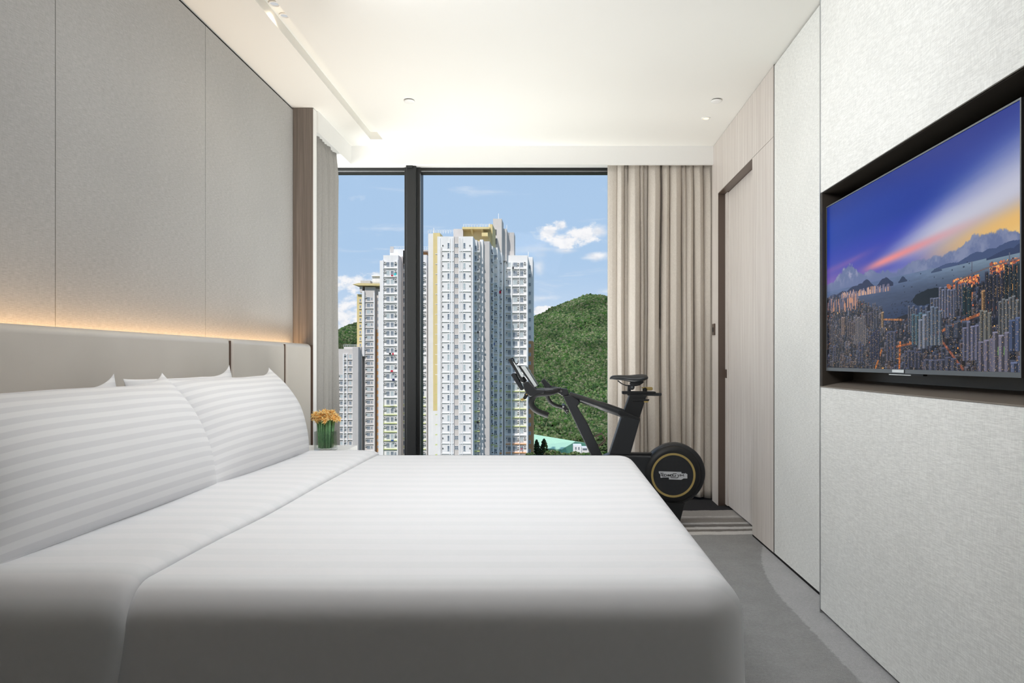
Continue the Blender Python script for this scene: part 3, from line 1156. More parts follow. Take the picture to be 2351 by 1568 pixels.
def pl(pts):
    return [B(u, v) for (u, v) in pts]


def T3(pts, Y=BK):
    return [(B(u, v)[0], (Y if len(r) == 0 else r[0]), B(u, v)[1]) for (u, v, *r) in pts]


def smooth_path(pts, n=6):
    """Catmull-Rom through 3D points"""
    P = [Vector(p) for p in pts]
    out = []
    for i in range(len(P) - 1):
        p0, p1, p2, p3 = P[max(0, i - 1)], P[i], P[i + 1], P[min(len(P) - 1, i + 2)]
        for k in range(n):
            t = k / n
            out.append(0.5 * ((2 * p1) + (-p0 + p2) * t + (2 * p0 - 5 * p1 + 4 * p2 - p3) * t * t + (-p0 + 3 * p1 - 3 * p2 + p3) * t ** 3))
    out.append(P[-1])
    return out


# frame posts
MB().prism(pl([(1062, 592), (1085, 572), (1215, 598), (1225, 605), (1140, 905), (962, 905)]), BK - 0.045, BK + 0.045).build('seat_tube', 'bike_black', bike, bevel=0.006, seg=3)
MB().prism(pl([(1138, 395), (1284, 398), (1218, 600), (1066, 600)]), BK - 0.034, BK + 0.034).build('seat_post', 'bike_dark', bike, bevel=0.005, seg=3)
MB().prism(pl([(566, 405), (632, 398), (700, 440), (712, 462), (690, 492), (780, 640), (912, 925), (812, 925), (700, 690)]), BK - 0.036, BK + 0.036).build('front_tube', 'bike_black', bike, bevel=0.007, seg=3)
MB().tube(smooth_path(T3([(622, 402), (720, 432), (900, 492), (1060, 548), (1130, 575)])), [0.024] * 12 + [0.028] * 13, 16, sq=1.15).build('top_tube', 'bike_black', bike, smooth=True)
MB().prism(pl([(1050, 520), (1105, 540), (1225, 590), (1222, 612), (1120, 585), (1055, 580), (1035, 565)]), BK - 0.05, BK + 0.05).build('tube_collar', 'bike_dark', bike, bevel=0.008, seg=3)
# lower body
MB().prism(pl([(905, 925), (935, 908), (965, 898), (1120, 905), (1330, 912), (1372, 895), (1420, 980), (1400, 1180), (1320, 1215), (1180, 1120), (1060, 1090),
               (905, 1110), (800, 1080), (795, 960)]), BK - 0.055, BK + 0.055).build('body_shell', 'bike_black', bike, bevel=0.012, seg=3)
MB().prism(pl([(1120, 893), (1340, 893), (1345, 912), (1120, 906)]), BK - 0.03, BK + 0.03).build('upper_guard', 'bike_dark', bike, bevel=0.002)
# flywheel
wc = B(1515, 1087)
kk_ = (BK - 0.075) / BK
wc = (wc[0] * kk_, E + (wc[1] - E) * kk_)
K = BK / F / 3.7327 * kk_
KB = BK / F / 3.7327
WYF = BK - 0.075
ro = 248 * K
fw = MB().ring((wc[0] + 0.002, BK, wc[1] + 0.003), [(0.001, -0.072), (200 * K, -0.072), (212 * K, -0.070), (ro - 0.012, -0.062), (ro - 0.002, -0.050), (ro, -0.038), (ro, 0.055), (ro - 0.01, 0.066), (0.001, 0.068)], 96).build('flywheel', 'bike_dark', bike, smooth=True, angle=50)
MB().ring((wc[0], BK, wc[1]), [(190 * K, -0.072), (190 * K, -0.0755), (172 * K, -0.0755), (172 * K, -0.072)], 96).build('gold_ring', 'bike_gold', fw)
MB().ring((wc[0], BK, wc[1]), [(0.001, -0.0740), (171 * K, -0.0740), (171 * K, -0.071)], 96).build('grille_plate', 'bike_grille', fw)
MB().ring((wc[0] + 0.018, BK, wc[1] + 0.006), [(ro + 0.004, 0.045), (ro + 0.010, 0.03), (ro + 0.010, -0.035), (ro + 0.004, -0.046)], 96).build('wheel_rim', 'bike_black', fw, smooth=True)


# logo plate, outline as on the wheel
def lp(u, v):
    # zoom 8 coordinates: x=1380+u/3.9214, y=820+v/3.92
    x, y = 1380 + u / 3.9214, 820 + v / 3.92
    s = (BK - 0.076) / F
    return ((x - 1272) * s, E - (y - 828) * s)


plate = [(520, 1027), (722, 1033), (724, 1046), (752, 1048), (760, 1043), (768, 1050), (776, 1052), (776, 1091), (742, 1091), (722, 1103), (612, 1099), (612, 1082), (556, 1082), (540, 1086), (534, 1082), (534, 1056), (520, 1042)]
lo = MB().prism([lp(*p) for p in plate], BK - 0.0785, BK - 0.0738).build('logo_plate', 'logo_silver', fw)


def text_piece(txt, px, pz, y, h, wid, name, mat, parent, thick=0.0005, shear=0.0):
    cu = bpy.data.curves.new(name, 'FONT')
    cu.body = txt
    cu.size = 1.0
    cu.extrude = 0.0
    to = bpy.data.objects.new('tmp_text', cu)
    COL.objects.link(to)
    bpy.context.view_layer.update()
    dg = bpy.context.evaluated_depsgraph_get()
    me = bpy.data.meshes.new_from_object(to.evaluated_get(dg))
    bpy.data.objects.remove(to)
    co = np.empty(len(me.vertices) * 3)
    me.vertices.foreach_get('co', co)
    co = co.reshape(-1, 3)
    mn, mx_ = co.min(0), co.max(0)
    X = (co[:, 0] - mn[0]) / (mx_[0] - mn[0]) * wid + px
    Z = (co[:, 1] - mn[1]) / (mx_[1] - mn[1]) * h + pz
    new = np.stack([X, np.full_like(X, y), Z], 1)
    me.vertices.foreach_set('co', new.ravel())
    me.materials.clear()
    me.materials.append(MATS[mat])
    me.update()
    bm = bmesh.new()
    bm.from_mesh(me)
    r = bmesh.ops.solidify(bm, geom=bm.faces[:], thickness=thick)
    bm.to_mesh(me)
    bm.free()
    o = bpy.data.objects.new(name, me)
    COL.objects.link(o)
    attach(o, parent)
    return o


def box_letter(strokes, name='letter'):
    """letters drawn from squared strokes in zoom-8 pixels"""
    m = MB()
    for (x0, y0, x1, y1, w) in strokes:
        a, b2 = lp(x0, y0), lp(x1, y1)
        m.tube([(a[0], BK - 0.0789, a[1]), (b2[0], BK - 0.0789, b2[1])], w * 0.5 * (BK / F / 3.92), 6)
    return m.build(name, 'logo_black', fw)


# TECHNOGYM in squared capitals: large T and G, small capitals between
LW = 5.2
t0, b0 = 1053, 1071       # small capital top and bottom
ww_ = 15.0
box_letter([(530, 1043, 561, 1043.5, LW), (543, 1043, 543, 1070, LW)])                       # T
x = 552
box_letter([(x, t0, x, b0, LW), (x, t0, x + 12, t0, LW), (x, 1062, x + 10, 1062, LW), (x, b0, x + 12, b0, LW)])   # E
x = 570
box_letter([(x, t0, x, b0 + 0.5, LW), (x, t0, x + 13, t0, LW), (x, b0 + 0.5, x + 13, b0 + 0.5, LW)])  # C
x = 589
box_letter([(x, t0, x, b0 + 1, LW), (x + 13, t0, x + 13, b0 + 1, LW), (x, 1062.5, x + 13, 1062.5, LW)])  # H
x = 608
box_letter([(x, t0 + 1, x, b0 + 1, LW), (x, t0 + 1, x + 13, b0 + 1, LW), (x + 13, t0 + 1, x + 13, b0 + 1, LW)])  # N
x = 627
box_letter([(x, t0 + 1, x + 14, t0 + 1, LW), (x, b0 + 1, x + 14, b0 + 1, LW), (x, t0 + 1, x, b0 + 1, LW), (x + 14, t0 + 1, x + 14, b0 + 1, LW)])  # O
x = 648
box_letter([(x, 1047, x + 31, 1047.6, LW), (x, 1047, x, 1072, LW), (x, 1072, x + 22, 1072, LW), (x + 22, 1072, x + 22, 1061, LW), (x + 22, 1061, x + 12, 1061, LW)])  # G
x = 686
box_letter([(x, 1055, x + 7.5, 1064, LW), (x + 17, 1055, x + 2, 1085, LW), (x + 2, 1085, x - 62, 1083.5, LW)])  # Y with the underline
x = 712
box_letter([(x + 2, 1055, x, 1073, LW), (x + 2, 1055, x + 16, 1066, LW), (x + 16, 1066, x + 30, 1055, LW), (x + 30, 1055, x + 32, 1074, LW)])  # M
box_letter([(760, 1050, 760, 1052, 3)], 'registered_dot')

# rear support and floor rails
MB().prism(pl([(1330, 1270), (1420, 1290), (1606, 1312), (1600, 1330), (1562, 1478), (1550, 1488), (1440, 1488), (1300, 1400)]), BK - 0.045, BK + 0.045).build('rear_support', 'bike_dark', bike, bevel=0.006, seg=3)
fxr = B(1500, 1487)[0]
MB().box(-0.42, fxr, BK - 0.035, BK + 0.035, 0.035, 0.095).build('base_rail', 'bike_dark', bike, bevel=0.008)
for xx in (-0.40, fxr - 0.03):
    MB().tube([(xx, BK - 0.27, 0.036), (xx, BK + 0.27, 0.036)], 0.030, 16).build('stabilizer_bar', 'bike_dark', bike, smooth=True, angle=40)
    for sgn in (-1, 1):
        MB().tube([(xx, BK + sgn * 0.25, 0.034), (xx, BK + sgn * 0.285, 0.034)], 0.034, 16).build('rubber_foot', 'bike_rubber', bike, smooth=True, angle=40)
MB().prism([(-0.42, 0.05), (-0.34, 0.05), (B(912, 925)[0], B(0, 925)[1]), (B(812, 925)[0], B(0, 925)[1])], BK - 0.032, BK + 0.032).build('front_leg', 'bike_black', bike, bevel=0.006)
# crank and pedals
cc = B(960, 1160)
MB().ring((cc[0], BK, cc[1]), [(0.001, -0.075), (0.05, -0.075), (0.05, 0.075), (0.001, 0.075)], 40).build('crank_cover', 'bike_dark', bike, smooth=True, angle=40)
for sgn in (-1, 1):
    ca = MB()
    ex, ez = cc[0] + sgn * 0.155, cc[1] - sgn * 0.06
    ca.tube([(cc[0], BK + sgn * 0.085, cc[1]), (ex, BK + sgn * 0.095, ez)], [0.016, 0.012], 10)
    co_ = ca.build('crank_arm', 'grey_metal', bike, smooth=True, angle=40)
    MB().box(ex - 0.045, ex + 0.045, BK + sgn * 0.105, BK + sgn * 0.195, ez - 0.012, ez + 0.012).build('pedal', 'bike_rubber', co_, bevel=0.004)

# saddle: cross sections along its length
sec = [(968, 262, 6, 0.010), (980, 252, 17, 0.020), (1010, 252, 24, 0.026), (1060, 254, 26, 0.030), (1110, 258, 30, 0.036), (1150, 266, 38, 0.046),
       (1190, 266, 44, 0.060), (1230, 260, 42, 0.070), (1265, 252, 32, 0.072), (1286, 249, 22, 0.064), (1294, 250, 10, 0.045)]
sm = MB()
SEG = 18
vs = []
for (u, v, hv, hw_) in sec:
    cxx, cz_ = B(u, v)
    hh = hv * KB
    for k in range(SEG):
        a = 2 * PI * k / SEG
        dz_ = math.sin(a) * hh
        dy_ = math.cos(a) * hw_
        if dz_ < 0:
            dz_ *= (0.55 + 0.45 * abs(math.cos(a)))
        vs.append((cxx, BK + dy_, cz_ + dz_))
fs = []
for i in range(len(sec) - 1):
    for k in range(SEG):
        k2 = (k + 1) % SEG
        fs.append((i * SEG + k, i * SEG + k2, (i + 1) * SEG + k2, (i + 1) * SEG + k))
fs.append(tuple(range(SEG)))
fs.append(tuple((len(sec) - 1) * SEG + k for k in range(SEG)))
sm.add(vs, fs)
sad = sm.build('saddle', 'saddle_cover', bike, smooth=True, sub=1)
MB().prism(pl([(1140, 300), (1150, 288), (1250, 278), (1262, 286), (1205, 316), (1160, 316)]), BK - 0.035, BK + 0.035).build('saddle_base', 'bike_rubber', sad, bevel=0.006)
for sgn in (-1, 1):
    MB().tube(smooth_path(T3([(1040, 276, BK + sgn * .012), (1070, 300, BK + sgn * .018), (1110, 316, BK + sgn * .02), (1160, 320, BK + sgn * .02), (1215, 312, BK + sgn * .022), (1250, 290, BK + sgn * .03)])), 0.0035, 8).build('saddle_rail', 'bike_dark', sad, smooth=True)
cl = B(1156, 330)
MB().ring((cl[0], BK, cl[1]), [(0.001, -0.03), (0.018, -0.03), (0.018, 0.03), (0.001, 0.03)], 20).build('saddle_clamp', 'bike_black', bike, smooth=True, angle=40)
MB().prism(pl([(1126, 312), (1150, 312), (1150, 366), (1122, 366)]), BK - 0.016, BK + 0.016).build('clamp_stem', 'bike_black', bike, bevel=0.002)
MB().ring((cl[0], BK - 0.034, cl[1]), [(0.001, 0.0), (0.006, 0.0), (0.006, 0.006), (0.001, 0.006)], 12).build('clamp_bolt', 'grey_metal', bike)
MB().prism(pl([(1075, 365), (1360, 368), (1364, 385), (1085, 392), (1075, 388)]), BK - 0.026, BK + 0.026).build('seat_slider', 'bike_dark', bike, bevel=0.003)
MB().prism(pl([(1120, 380), (1410, 380), (1412, 398), (1404, 406), (1120, 402)]), BK - 0.022, BK + 0.022).build('seat_slider', 'bike_black', bike, bevel=0.003)
kn = B(1270, 354)
MB().ring((kn[0], BK, kn[1] - 0.012), [(0.001, 0.0), (0.0145, 0.0), (0.0145, 0.026), (0.001, 0.026)], 24, 'z').build('seat_knob', 'bike_dark', bike, smooth=True, angle=40)
MB().prism(pl([(1244, 331), (1328, 330), (1337, 336), (1337, 352), (1328, 360), (1290, 358), (1288, 344), (1244, 342)]), BK - 0.012, BK + 0.012).build('lever', 'bike_gold', bike, bevel=0.003)
MB().prism(pl([(1160, 434), (1304, 433), (1298, 447), (1160, 449)]), BK - 0.040, BK - 0.02).build('lever_arm', 'bike_dark', bike, bevel=0.002)
MB().prism(pl([(1256, 449), (1297, 448), (1290, 461), (1258, 461)]), BK - 0.040, BK - 0.02).build('lever', 'bike_gold', bike, bevel=0.002)

# head, stem, handlebars
MB().prism(pl([(505, 336), (606, 345), (622, 398), (575, 408), (556, 404), (545, 392), (500, 372)]), BK - 0.030, BK + 0.030).build('stem_head', 'bike_black', bike, bevel=0.005, seg=3)
for (u, v, r) in ((553, 364, 0.0075), (571, 497, 0.006), (602, 527, 0.003)):
    p = B(u, v)
    MB().ring((p[0], BK - 0.036, p[1]), [(0.001, -0.004), (r, -0.004), (r, 0.006), (0.001, 0.006)], 18).build('bolt', 'chrome', bike)
NYb, FYb = BK - 0.17, BK + 0.17
# near handlebar half: runs out from the stem, forward and down into the drop
nb = smooth_path(T3([(520, 360, BK - 0.02), (500, 364, BK - 0.10), (455, 374, NYb + .02), (380, 378, NYb), (335, 392, NYb), (310, 425, NYb), (306, 462, NYb), (326, 500, NYb), (375, 530, NYb), (445, 556, NYb)]), 5)
MB().tube(nb, [0.0165] * 12 + [0.0185] * (len(nb) - 12), 14).build('handlebar', 'bike_rubber', bike, smooth=True)
fb = smooth_path(T3([(540, 352, BK + 0.02), (520, 352, BK + 0.10), (470, 352, FYb - .02), (440, 370, FYb), (436, 420, FYb), (455, 465, FYb), (500, 500, FYb), (580, 522, FYb)]), 5)
MB().tube(fb, [0.0125] * len(fb), 14).build('handlebar', 'bike_rubber', bike, smooth=True)
MB().prism(pl([(236, 292), (262, 275), (280, 278), (345, 340), (420, 346), (415, 372), (330, 400), (296, 404), (262, 372), (242, 330)]), NYb - 0.018, NYb + 0.018).build('hand_grip', 'bike_black', bike, bevel=0.008, seg=3)
MB().prism(pl([(374, 285), (404, 262), (472, 332), (520, 338), (520, 352), (414, 350)]), FYb - 0.016, FYb + 0.016).build('hand_grip', 'bike_black', bike, bevel=0.007, seg=3)
MB().tube(smooth_path(T3([(350, 344, NYb + .03), (440, 342, NYb + .06), (545, 337, BK - .03)])), 0.006, 10).build('upper_bar', 'grey_metal', bike, smooth=True)
MB().tube(T3([(400, 372, NYb), (400, 372, FYb)]), 0.014, 12).build('cross_bar', 'bike_black', bike, smooth=True)
# shifter
MB().prism(pl([(236, 412), (262, 362), (290, 380), (262, 420), (250, 426)]), NYb - 0.006, NYb + 0.006).build('shift_lever', 'bike_dark', bike, bevel=0.002)
MB().prism(pl([(212, 424), (236, 410), (252, 426), (228, 438)]), NYb - 0.006, NYb + 0.006).build('lever_tip', 'bike_gold', bike, bevel=0.002)
p = B(266, 382)
MB().ring((p[0], NYb - 0.008, p[1]), [(0.001, 0.0), (0.005, 0.0), (0.005, 0.003), (0.001, 0.003)], 12).build('bolt', 'bike_gold', bike)
MB().tube(T3([(575, 520, FYb), (590, 550, FYb), (614, 580, FYb)]), [0.007, 0.006, 0.004], 8).build('brake_lever', 'bike_dark', bike, smooth=True)
MB().prism(pl([(560, 488), (585, 484), (618, 528), (624, 558), (600, 540), (572, 520)]), BK - 0.02, FYb).build('bar_clamp', 'bike_dark', bike, bevel=0.002)
# console and holder
MB().prism(pl([(192, 152), (200, 146), (250, 145), (262, 158), (357, 312), (352, 322), (320, 325), (312, 318)]), BK - 0.115, BK + 0.115).build('console', 'bike_black', bike, bevel=0.003)
MB().prism(pl([(214, 152), (250, 147), (352, 312), (330, 322)]), BK - 0.118, BK - 0.1149).build('console_edge', 'tablet_silver', bike)
MB().prism(pl([(251, 145), (262, 158), (357, 312), (354, 316), (248, 149)]), BK - 0.11, BK + 0.11).build('console_screen', 'tablet_silver', bike)
MB().prism(pl([(104, 95), (118, 86), (136, 90), (236, 262), (236, 290), (218, 286), (208, 266)]), BK - 0.09, BK + 0.09).build('tablet_holder', 'bike_black', bike, bevel=0.004)
MB().prism(pl([(146, 110), (160, 122), (236, 228), (228, 246), (216, 238)]), BK - 0.095, BK - 0.088).build('holder_edge', 'tablet_silver', bike)
MB().tube(smooth_path(T3([(120, 92, BK - .05), (140, 84, BK - .05), (150, 96, BK - .05), (158, 120, BK - .05), (172, 132, BK - .05), (187, 126, BK - .05)])), 0.0038, 8).build('holder_hook', 'bike_dark', bike, smooth=True)
MB().prism(pl([(127, 226), (140, 212), (166, 213), (236, 345), (220, 358), (206, 352)]), BK - 0.05, BK + 0.05).build('holder_clamp', 'bike_black', bike, bevel=0.003)
MB().prism(pl([(196, 262), (236, 240), (262, 276), (240, 296), (214, 290)]), BK - 0.02, BK + 0.02).build('holder_arm', 'bike_black', bike, bevel=0.003)
MB().prism(pl([(262, 290), (300, 300), (352, 345), (352, 365), (300, 360)]), BK - 0.03, BK + 0.03).build('console_neck', 'bike_black', bike, bevel=0.003)
MB().tube(T3([(335, 355, BK), (520, 358, BK)]), 0.014, 12).build('stem_bar', 'bike_black', bike, smooth=True)
# bottle cage
bc = T3([(842, 756), (868, 742), (904, 729), (918, 756), (931, 790), (906, 812), (874, 834), (868, 822)])
MB().tube([(a[0], BK - 0.03, a[2]) for a in bc], 0.0035, 8).build('bottle_cage', 'brown_trim', bike)
MB().tube([(a[0], BK + 0.03, a[2]) for a in bc], 0.0035, 8).build('bottle_cage', 'brown_trim', bike)

# ================================================================== TELEVISION
TX = 1.150
TYF, TYN = 2.977, 1.734
TZ1, TZ0 = E + 0.648, E - 0.0425
tv = thing('television', 'flat screen television in the wall niche showing a harbour city at dusk', 'television', (1.17, (TYF + TYN) / 2, TZ0))
MB().box(TX + 0.004, TX + 0.030, TYN, TYF, TZ0, TZ1).build('tv_case', 'tv_back', tv, bevel=0.002)
MB().box(TX + 0.03, TX + 0.075, TYN + 0.25, TYF - 0.25, TZ0 + 0.06, TZ1 - 0.16).build('tv_back_housing', 'tv_back', tv, bevel=0.004)
MB().box(TX + 0.075, 1.267, (TYN + TYF) / 2 - 0.2, (TYN + TYF) / 2 + 0.2, E + 0.15, E + 0.4).build('wall_mount', 'black_metal', tv)
fr = MB()
fr.box(TX - 0.002, TX + 0.005, TYN, TYF, TZ1 - 0.005, TZ1).box(TX - 0.002, TX + 0.005, TYN, TYF, TZ0, TZ0 + 0.0135)
fr.box(TX - 0.002, TX + 0.005, TYN, TYN + 0.005, TZ0 + 0.0135, TZ1 - 0.005).box(TX - 0.002, TX + 0.005, TYF - 0.005, TYF, TZ0 + 0.0135, TZ1 - 0.005)
MB.build(fr, 'tv_frame', 'grey_metal', tv)


def tvY(x):
    return TX * F / (x - 1272)


def tvZ(x, y):
    return E + (828 - y) / (x - 1272) * TX


MB().box(TX - 0.0028, TX - 0.001, tvY(2078), tvY(2050), TZ0 + 0.003, TZ0 + 0.0125).build('maker_plate', 'tablet_silver', tv)
MB().box(TX - 0.003, TX - 0.001, tvY(2078.5), tvY(2077), TZ0 + 0.001, TZ0 + 0.0125).build('plate_edge', 'bike_dark', tv)
MB().box(TX - 0.001, TX + 0.012, tvY(2120), tvY(2042), TZ0 - 0.006, TZ0 - 0.0005).build('sensor_bar', 'bike_dark', tv)
MB().box(TX - 0.0015, TX + 0.002, tvY(2092), tvY(2042), TZ0 - 0.006, TZ0 - 0.0035).build('sensor_lens', 'tablet_silver', tv)

# ---- the picture on the screen, painted with numpy into a colour attribute
NU, NV = 900, 500
SY0, SY1_, SZ0, SZ1 = TYF - 0.006, TYN + 0.006, TZ0 + 0.0138, TZ1 - 0.0055


def uv_of(x, y):
    return (TYF - tvY(x)) / (TYF - TYN), (tvZ(x, y) - SZ0) / (SZ1 - SZ0)


def vnoise(U, V, fx_, fy_, seed, octv=5, rough=0.55):
    r = np.random.default_rng(seed)
    out = np.zeros_like(U)
    amp, tot = 1.0, 0.0
    for o in range(octv):
        gx, gy = int(fx_ * 2 ** o) + 3, int(fy_ * 2 ** o) + 3
        g = r.random((gy + 1, gx + 1))
        X = U * fx_ * 2 ** o
        Y = V * fy_ * 2 ** o
        xi, yi = np.clip(X.astype(int), 0, gx - 1), np.clip(Y.astype(int), 0, gy - 1)
        xf, yf = X - xi, Y - yi
        xf, yf = xf * xf * (3 - 2 * xf), yf * yf * (3 - 2 * yf)
        out += amp * (g[yi, xi] * (1 - xf) * (1 - yf) + g[yi, xi + 1] * xf * (1 - yf) + g[yi + 1, xi] * (1 - xf) * yf + g[yi + 1, xi + 1] * xf * yf)
        tot += amp
        amp *= rough
    return out / tot


uu, vv = np.meshgrid((np.arange(NU) + 0.5) / NU, (np.arange(NV) + 0.5) / NV)
AR = 1.85


def lerp(a, b, t):
    return a + (np.array(b, float) - a) * np.clip(t, 0, 1)[..., None]


def sst(x, a, b):
    t = np.clip((x - a) / (b - a), 0, 1)
    return t * t * (3 - 2 * t)


img = np.zeros((NV, NU, 3))
img[:] = (26, 48, 138)
img = lerp(img, (22, 56, 158), sst(vv, 1.0, 0.85) * (1 - 0.8 * uu))
img = lerp(img, (52, 74, 164), 0.7 * sst(vv, 1.0, 0.8) * sst(uu, 0.5, 1.0))
img = lerp(img, (44, 58, 166), sst(vv, 0.80, 0.66))
img = lerp(img, (66, 70, 170), sst(vv, 0.70, 0.58) * (1 - 0.3 * uu))
img = lerp(img, (92, 78, 166), sst(vv, 0.64, 0.54) * sst(uu, 0.5, 0.0))
img = lerp(img, (130, 96, 168), 0.7 * sst(vv, 0.60, 0.51) * sst(uu, 0.5, 0.05))
# glow widening to the right: pale core
ax_ = (uu - 0.30)
core = 0.545 + 0.225 * np.clip(ax_, 0, 1) ** 1.15
wid_ = 0.025 + 0.20 * np.clip(ax_, 0, 1)
nz_ = vnoise(uu * 0.8 + vv * 0.2, np.clip(vv - 0.25 * uu + 0.25, 0, 1), 3, 14, 5)
gl_ = np.exp(-((vv - core + 0.03 * (nz_ - .5)) / wid_) ** 2) * sst(uu, 0.22, 0.75)
img = lerp(img, (206, 206, 216), gl_ * 0.92)
low = sst(vv, core - 0.01, core - 0.01 - 0.17) * sst(uu, 0.45, 0.95) * sst(vv, 0.40, 0.50)
img = lerp(img, (232, 196, 130), low)
low2 = np.exp(-((vv - (0.50 + 0.14 * (uu - .5))) / 0.055) ** 2) * sst(uu, 0.5, 1.0)
img = lerp(img, (238, 186, 100), low2 * 0.75)
pk = np.exp(-((vv - (0.545 + 0.12 * (uu - 0.3))) / 0.022) ** 2) * sst(uu, 0.22, 0.42) * sst(uu, 0.95, 0.45)
img = lerp(img, (236, 140, 138), pk * 0.95)
pk2 = np.exp(-((vv - (0.60 + 0.10 * uu)) / 0.02) ** 2) * sst(uu, 0.5, 0.1) * nz_
img = lerp(img, (150, 96, 160), pk2 * 0.7)
base_h = sst(vv, 0.53, 0.46)
img = lerp(img, (150, 150, 178), base_h * 0.8 * sst(uu, 0.1, 0.4))
# cloud bank over the horizon
cn = vnoise(uu, vv, 16, 9, 9, 6, 0.6)
cn2 = vnoise(uu, vv, 40, 24, 10, 4, 0.6)
top = 0.50 + 0.045 * np.exp(-((uu - 0.9) / 0.12) ** 2) + 0.115 * np.exp(-((uu - 0.17) / 0.10) ** 2) + 0.02 * np.exp(-((uu - 0.62) / 0.1) ** 2) + 0.07 * np.exp(-((uu - 0.33) / 0.04) ** 2) * 0.4
cm_ = sst(top + 0.10 * (cn - 0.5) - vv, 0.0, 0.012)
ccol = np.zeros_like(img) + (100, 112, 150)
ccol = lerp(ccol, (216, 202, 216), sst(cn + 0.4 * cn2, 0.55, 0.95) * np.exp(-((uu - 0.19) / 0.13) ** 2) * sst(vv, 0.47, 0.55))
ccol = lerp(ccol, (128, 136, 166), sst(cn + 0.4 * cn2, 0.6, 0.9) * sst(uu, 0.4, 0.7))
img = img * (1 - cm_[..., None]) + ccol * cm_[..., None]
# sea
hz = 0.475 - 0.02 * uu
sea = sst(hz - vv, 0.0, 0.004)
scol = np.zeros_like(img) + (88, 104, 140)
scol = lerp(scol, (122, 142, 158), sst(uu, 0.35, 1.0) * sst(vv, 0.32, 0.46))
scol = lerp(scol, (48, 68, 110), sst(vv, 0.36, 0.24) * 0.9)
sn = vnoise(uu, vv, 30, 120, 12, 3)
scol *= (0.93 + 0.14 * sn)[..., None]
img = img * (1 - sea[..., None]) + scol * sea[..., None]


def hill(x0, x1, yb, peaks, colr, seed):
    global img
    r = np.random.default_rng(seed)
    h = np.zeros(NU)
    for (pc, ph, pw) in peaks:
        h = np.maximum(h, ph * np.exp(-((uu[0] - pc) / pw) ** 2))
    h *= 0.9 + 0.2 * vnoise(uu, vv, 60, 3, seed)[0]
    m_ = ((vv < yb + h[None]) & (vv > yb - 0.004) & (uu >= x0) & (uu <= x1) & (h[None] > 0.003)).astype(float)
    img = img * (1 - m_[..., None]) + np.array(colr, float) * m_[..., None]


hill(0.62, 1.0, 0.452, [(0.85, 0.030, 0.06), (0.97, 0.042, 0.07), (0.74, 0.014, 0.05), (0.90, 0.032, 0.05)], (66, 80, 116), 21)
hill(0.86, 1.0, 0.444, [(0.96, 0.022, 0.05), (1.0, 0.03, 0.03)], (52, 64, 96), 22)
hill(0.0, 0.47, 0.425, [(0.13, 0.030, 0.06), (0.22, 0.045, 0.07), (0.30, 0.062, 0.050), (0.42, 0.048, 0.045), (0.05, 0.024, 0.05), (0.26, 0.05, 0.05)], (40, 48, 78), 23)
hill(0.49, 0.56, 0.432, [(0.523, 0.026, 0.016)], (44, 56, 84), 24)
hill(0.63, 0.72, 0.443, [(0.69, 0.014, 0.02)], (62, 76, 104), 25)
# boats
r_ = np.random.default_rng(31)


def rect(u0, u1, v0, v1, c_):
    i0, i1 = int(u0 * NU), max(int(u0 * NU) + 1, int(round(u1 * NU)))
    j0, j1 = int(v0 * NV), max(int(v0 * NV) + 1, int(round(v1 * NV)))
    img[max(0, j0):max(0, j1), max(0, i0):max(0, i1)] = c_


for _ in range(70):
    a_ = r_.uniform(0.5, 0.98); b_ = r_.uniform(0.33, 0.45)
    if r_.random() < 0.5:
        a_ = r_.uniform(0.44, 0.58); b_ = r_.uniform(0.27, 0.33)
    rect(a_, a_ + r_.uniform(0.002, 0.007), b_, b_ + 0.004, (46, 54, 78))
# land masses in the middle and front
shore = 0.30 + 0.0 * uu
shore = np.where(uu < 0.40, 0.425 - 0.12 * sst(uu, 0.12, 0.40), 0.285)
shore = np.where(uu < 0.40, shore, 0.24 + 0.03 * np.sin(uu * 14))
shore = np.where(uu > 0.58, 0.26 + 0.07 * sst(uu, 0.58, 0.72) + 0.03 * sst(uu, 0.75, 0.95), shore)
shore = shore + 0.012 * (vnoise(uu, vv, 20, 2, 33) - 0.5)
lm = vv < shore
ln = vnoise(uu, vv, 60, 60, 34, 3)
landc = lerp(np.zeros_like(img) + (34, 38, 54), (92, 70, 66), sst(ln, 0.5, 0.75))
img = np.where(lm[..., None], landc, img)
# dark wooded peninsula
pen = (((uu - 0.655) / 0.085) ** 2 + ((vv - 0.335 - 0.10 * (uu - .65)) / 0.035) ** 2) < 1 + 0.5 * (ln - .5)
img = np.where(pen[..., None], np.array((26, 38, 50), float), img)
# container port, orange lit
for (ua, ub, va, vb) in ((0.76, 0.86, 0.345, 0.385), (0.90, 1.0, 0.36, 0.42)):
    for _ in range(420):
        a_, b_ = r_.uniform(ua, ub), r_.uniform(va, vb) + 0.12 * (r_.random() - .5) * 0
        c_ = [(214, 112, 66), (150, 82, 66), (84, 62, 70), (240, 168, 96)][r_.integers(4)]
        rect(a_, a_ + r_.uniform(0.002, 0.006), b_, b_ + r_.uniform(0.003, 0.010), c_)
# bridge
for k in range(260):
    t_ = k / 259
    a_ = 0.735 + 0.265 * t_
    b_ = 0.362 + 0.055 * t_ ** 0.8 + 0.01 * math.sin(3 * t_)
    rect(a_, a_ + 0.004, b_, b_ + 0.004, (120, 108, 112))
for a_ in (0.835, 0.965):
    rect(a_, a_ + 0.003, 0.37, 0.45, (96, 100, 118))


